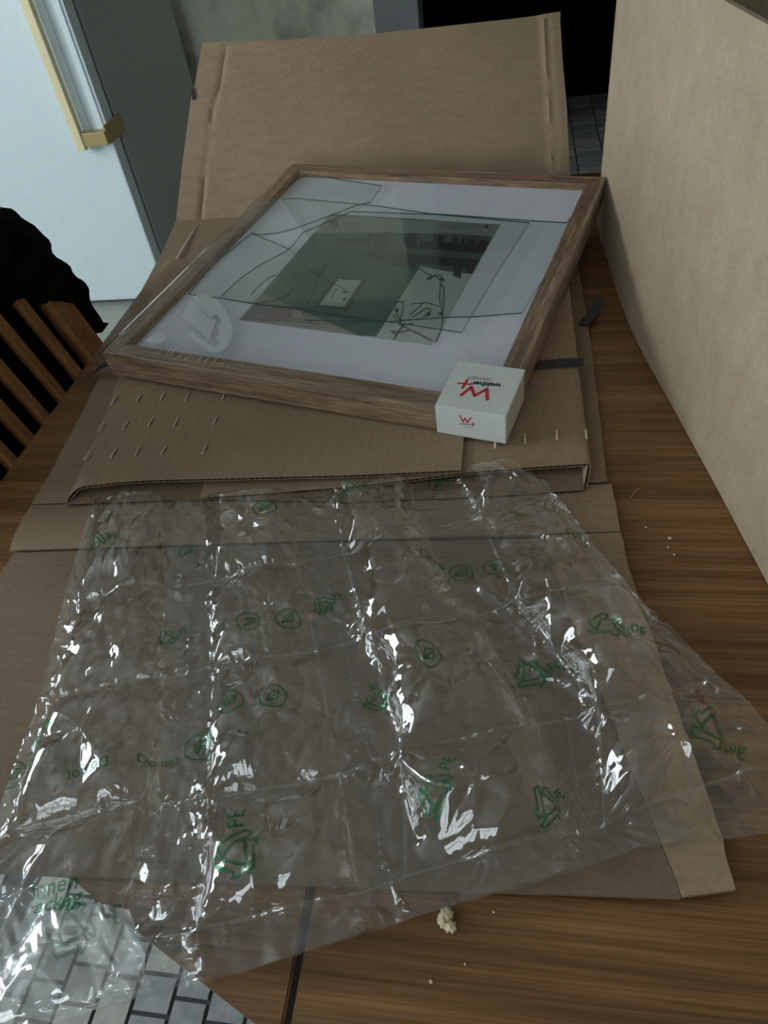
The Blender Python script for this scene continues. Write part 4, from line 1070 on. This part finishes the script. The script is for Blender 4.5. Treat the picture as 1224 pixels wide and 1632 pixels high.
def word(body, px, py, an, h):
    cu = bpy.data.curves.new('t', 'FONT'); cu.body = body; cu.size = 1; cu.resolution_u = 2; cu.align_x = 'CENTER'; cu.offset = 0.01
    t = bpy.data.objects.new('t', cu); C.objects.link(t); bpy.context.view_layer.update()
    me = bpy.data.meshes.new_from_object(t.evaluated_get(bpy.context.evaluated_depsgraph_get())); bpy.data.objects.remove(t); bpy.data.curves.remove(cu)
    bm = bmesh.new(); bm.from_mesh(me); bmesh.ops.triangulate(bm, faces=bm.faces[:])
    for _ in range(2): bmesh.ops.subdivide_edges(bm, edges=[e for e in bm.edges if e.calc_length() > .25], cuts=1); bmesh.ops.triangulate(bm, faces=bm.faces[:])
    V = [(v.co.x, v.co.y - 0.35) for v in bm.verts]; F = [[v.index for v in f.verts] for f in bm.faces]; bm.free()
    drape('printed_word', V, F, px, py, an, h)
word('Do not', 165, 1254, 186, .0105); word('ionen', 118, 1434, 5, .0125); word('ackag', 120, 1452, 5, .0125); word('Do not', 258, 1219, 3, .009)

# layer added over the film's near left end, pale haze put into its colour
M['film_end'] = film_mat('hazy_film_end', (0.93, 0.94, 0.93), 0.10, 0.9, 0.12, 0.38, (0.50, 0.51, 0.49))
n = 110
cz = TZ + 0.026
q = [[(-150, 1395), (-20, 1408), (100, 1425), (205, 1450)], [(-170, 1500), (-40, 1510), (90, 1520), (235, 1525)], [(-190, 1600), (-60, 1600), (80, 1590), (225, 1572)], [(-210, 1670), (-90, 1650), (60, 1632), (215, 1592)]]
Q = np.array([[at(a, b, cz) for a, b in r] for r in q]); t4 = np.linspace(0, 3, n); i0 = np.minimum(t4.astype(int), 2); f4 = t4 - i0
E_ = sum(((1 - f4)[:, None, None] * Q[i0][:, i0 + 0] * (1 - f4)[None, :, None] + f4[:, None, None] * Q[i0 + 1][:, i0] * (1 - f4)[None, :, None] + (1 - f4)[:, None, None] * Q[i0][:, i0 + 1] * f4[None, :, None] + f4[:, None, None] * Q[i0 + 1][:, i0 + 1] * f4[None, :, None]) for _ in (0,))
L1 = np.linalg.norm(Q[0, 0] - Q[3, 0]); RTm = t4[:, None] / 3 * L1 * np.ones((1, n)); CTm = t4[None] / 3 * np.linalg.norm(Q[0, 0] - Q[0, 3]) * np.ones((n, 1))
E_[..., 2] += 0.0045 * facets(0.04, 0.05, 41) + 0.002 * facets(0.016, 0.022, 42) + 0.0008 * facets(0.008, 0.010, 43)
reparent(grid_mesh('hazy_end', E_, M['film_end'], bf), bf)
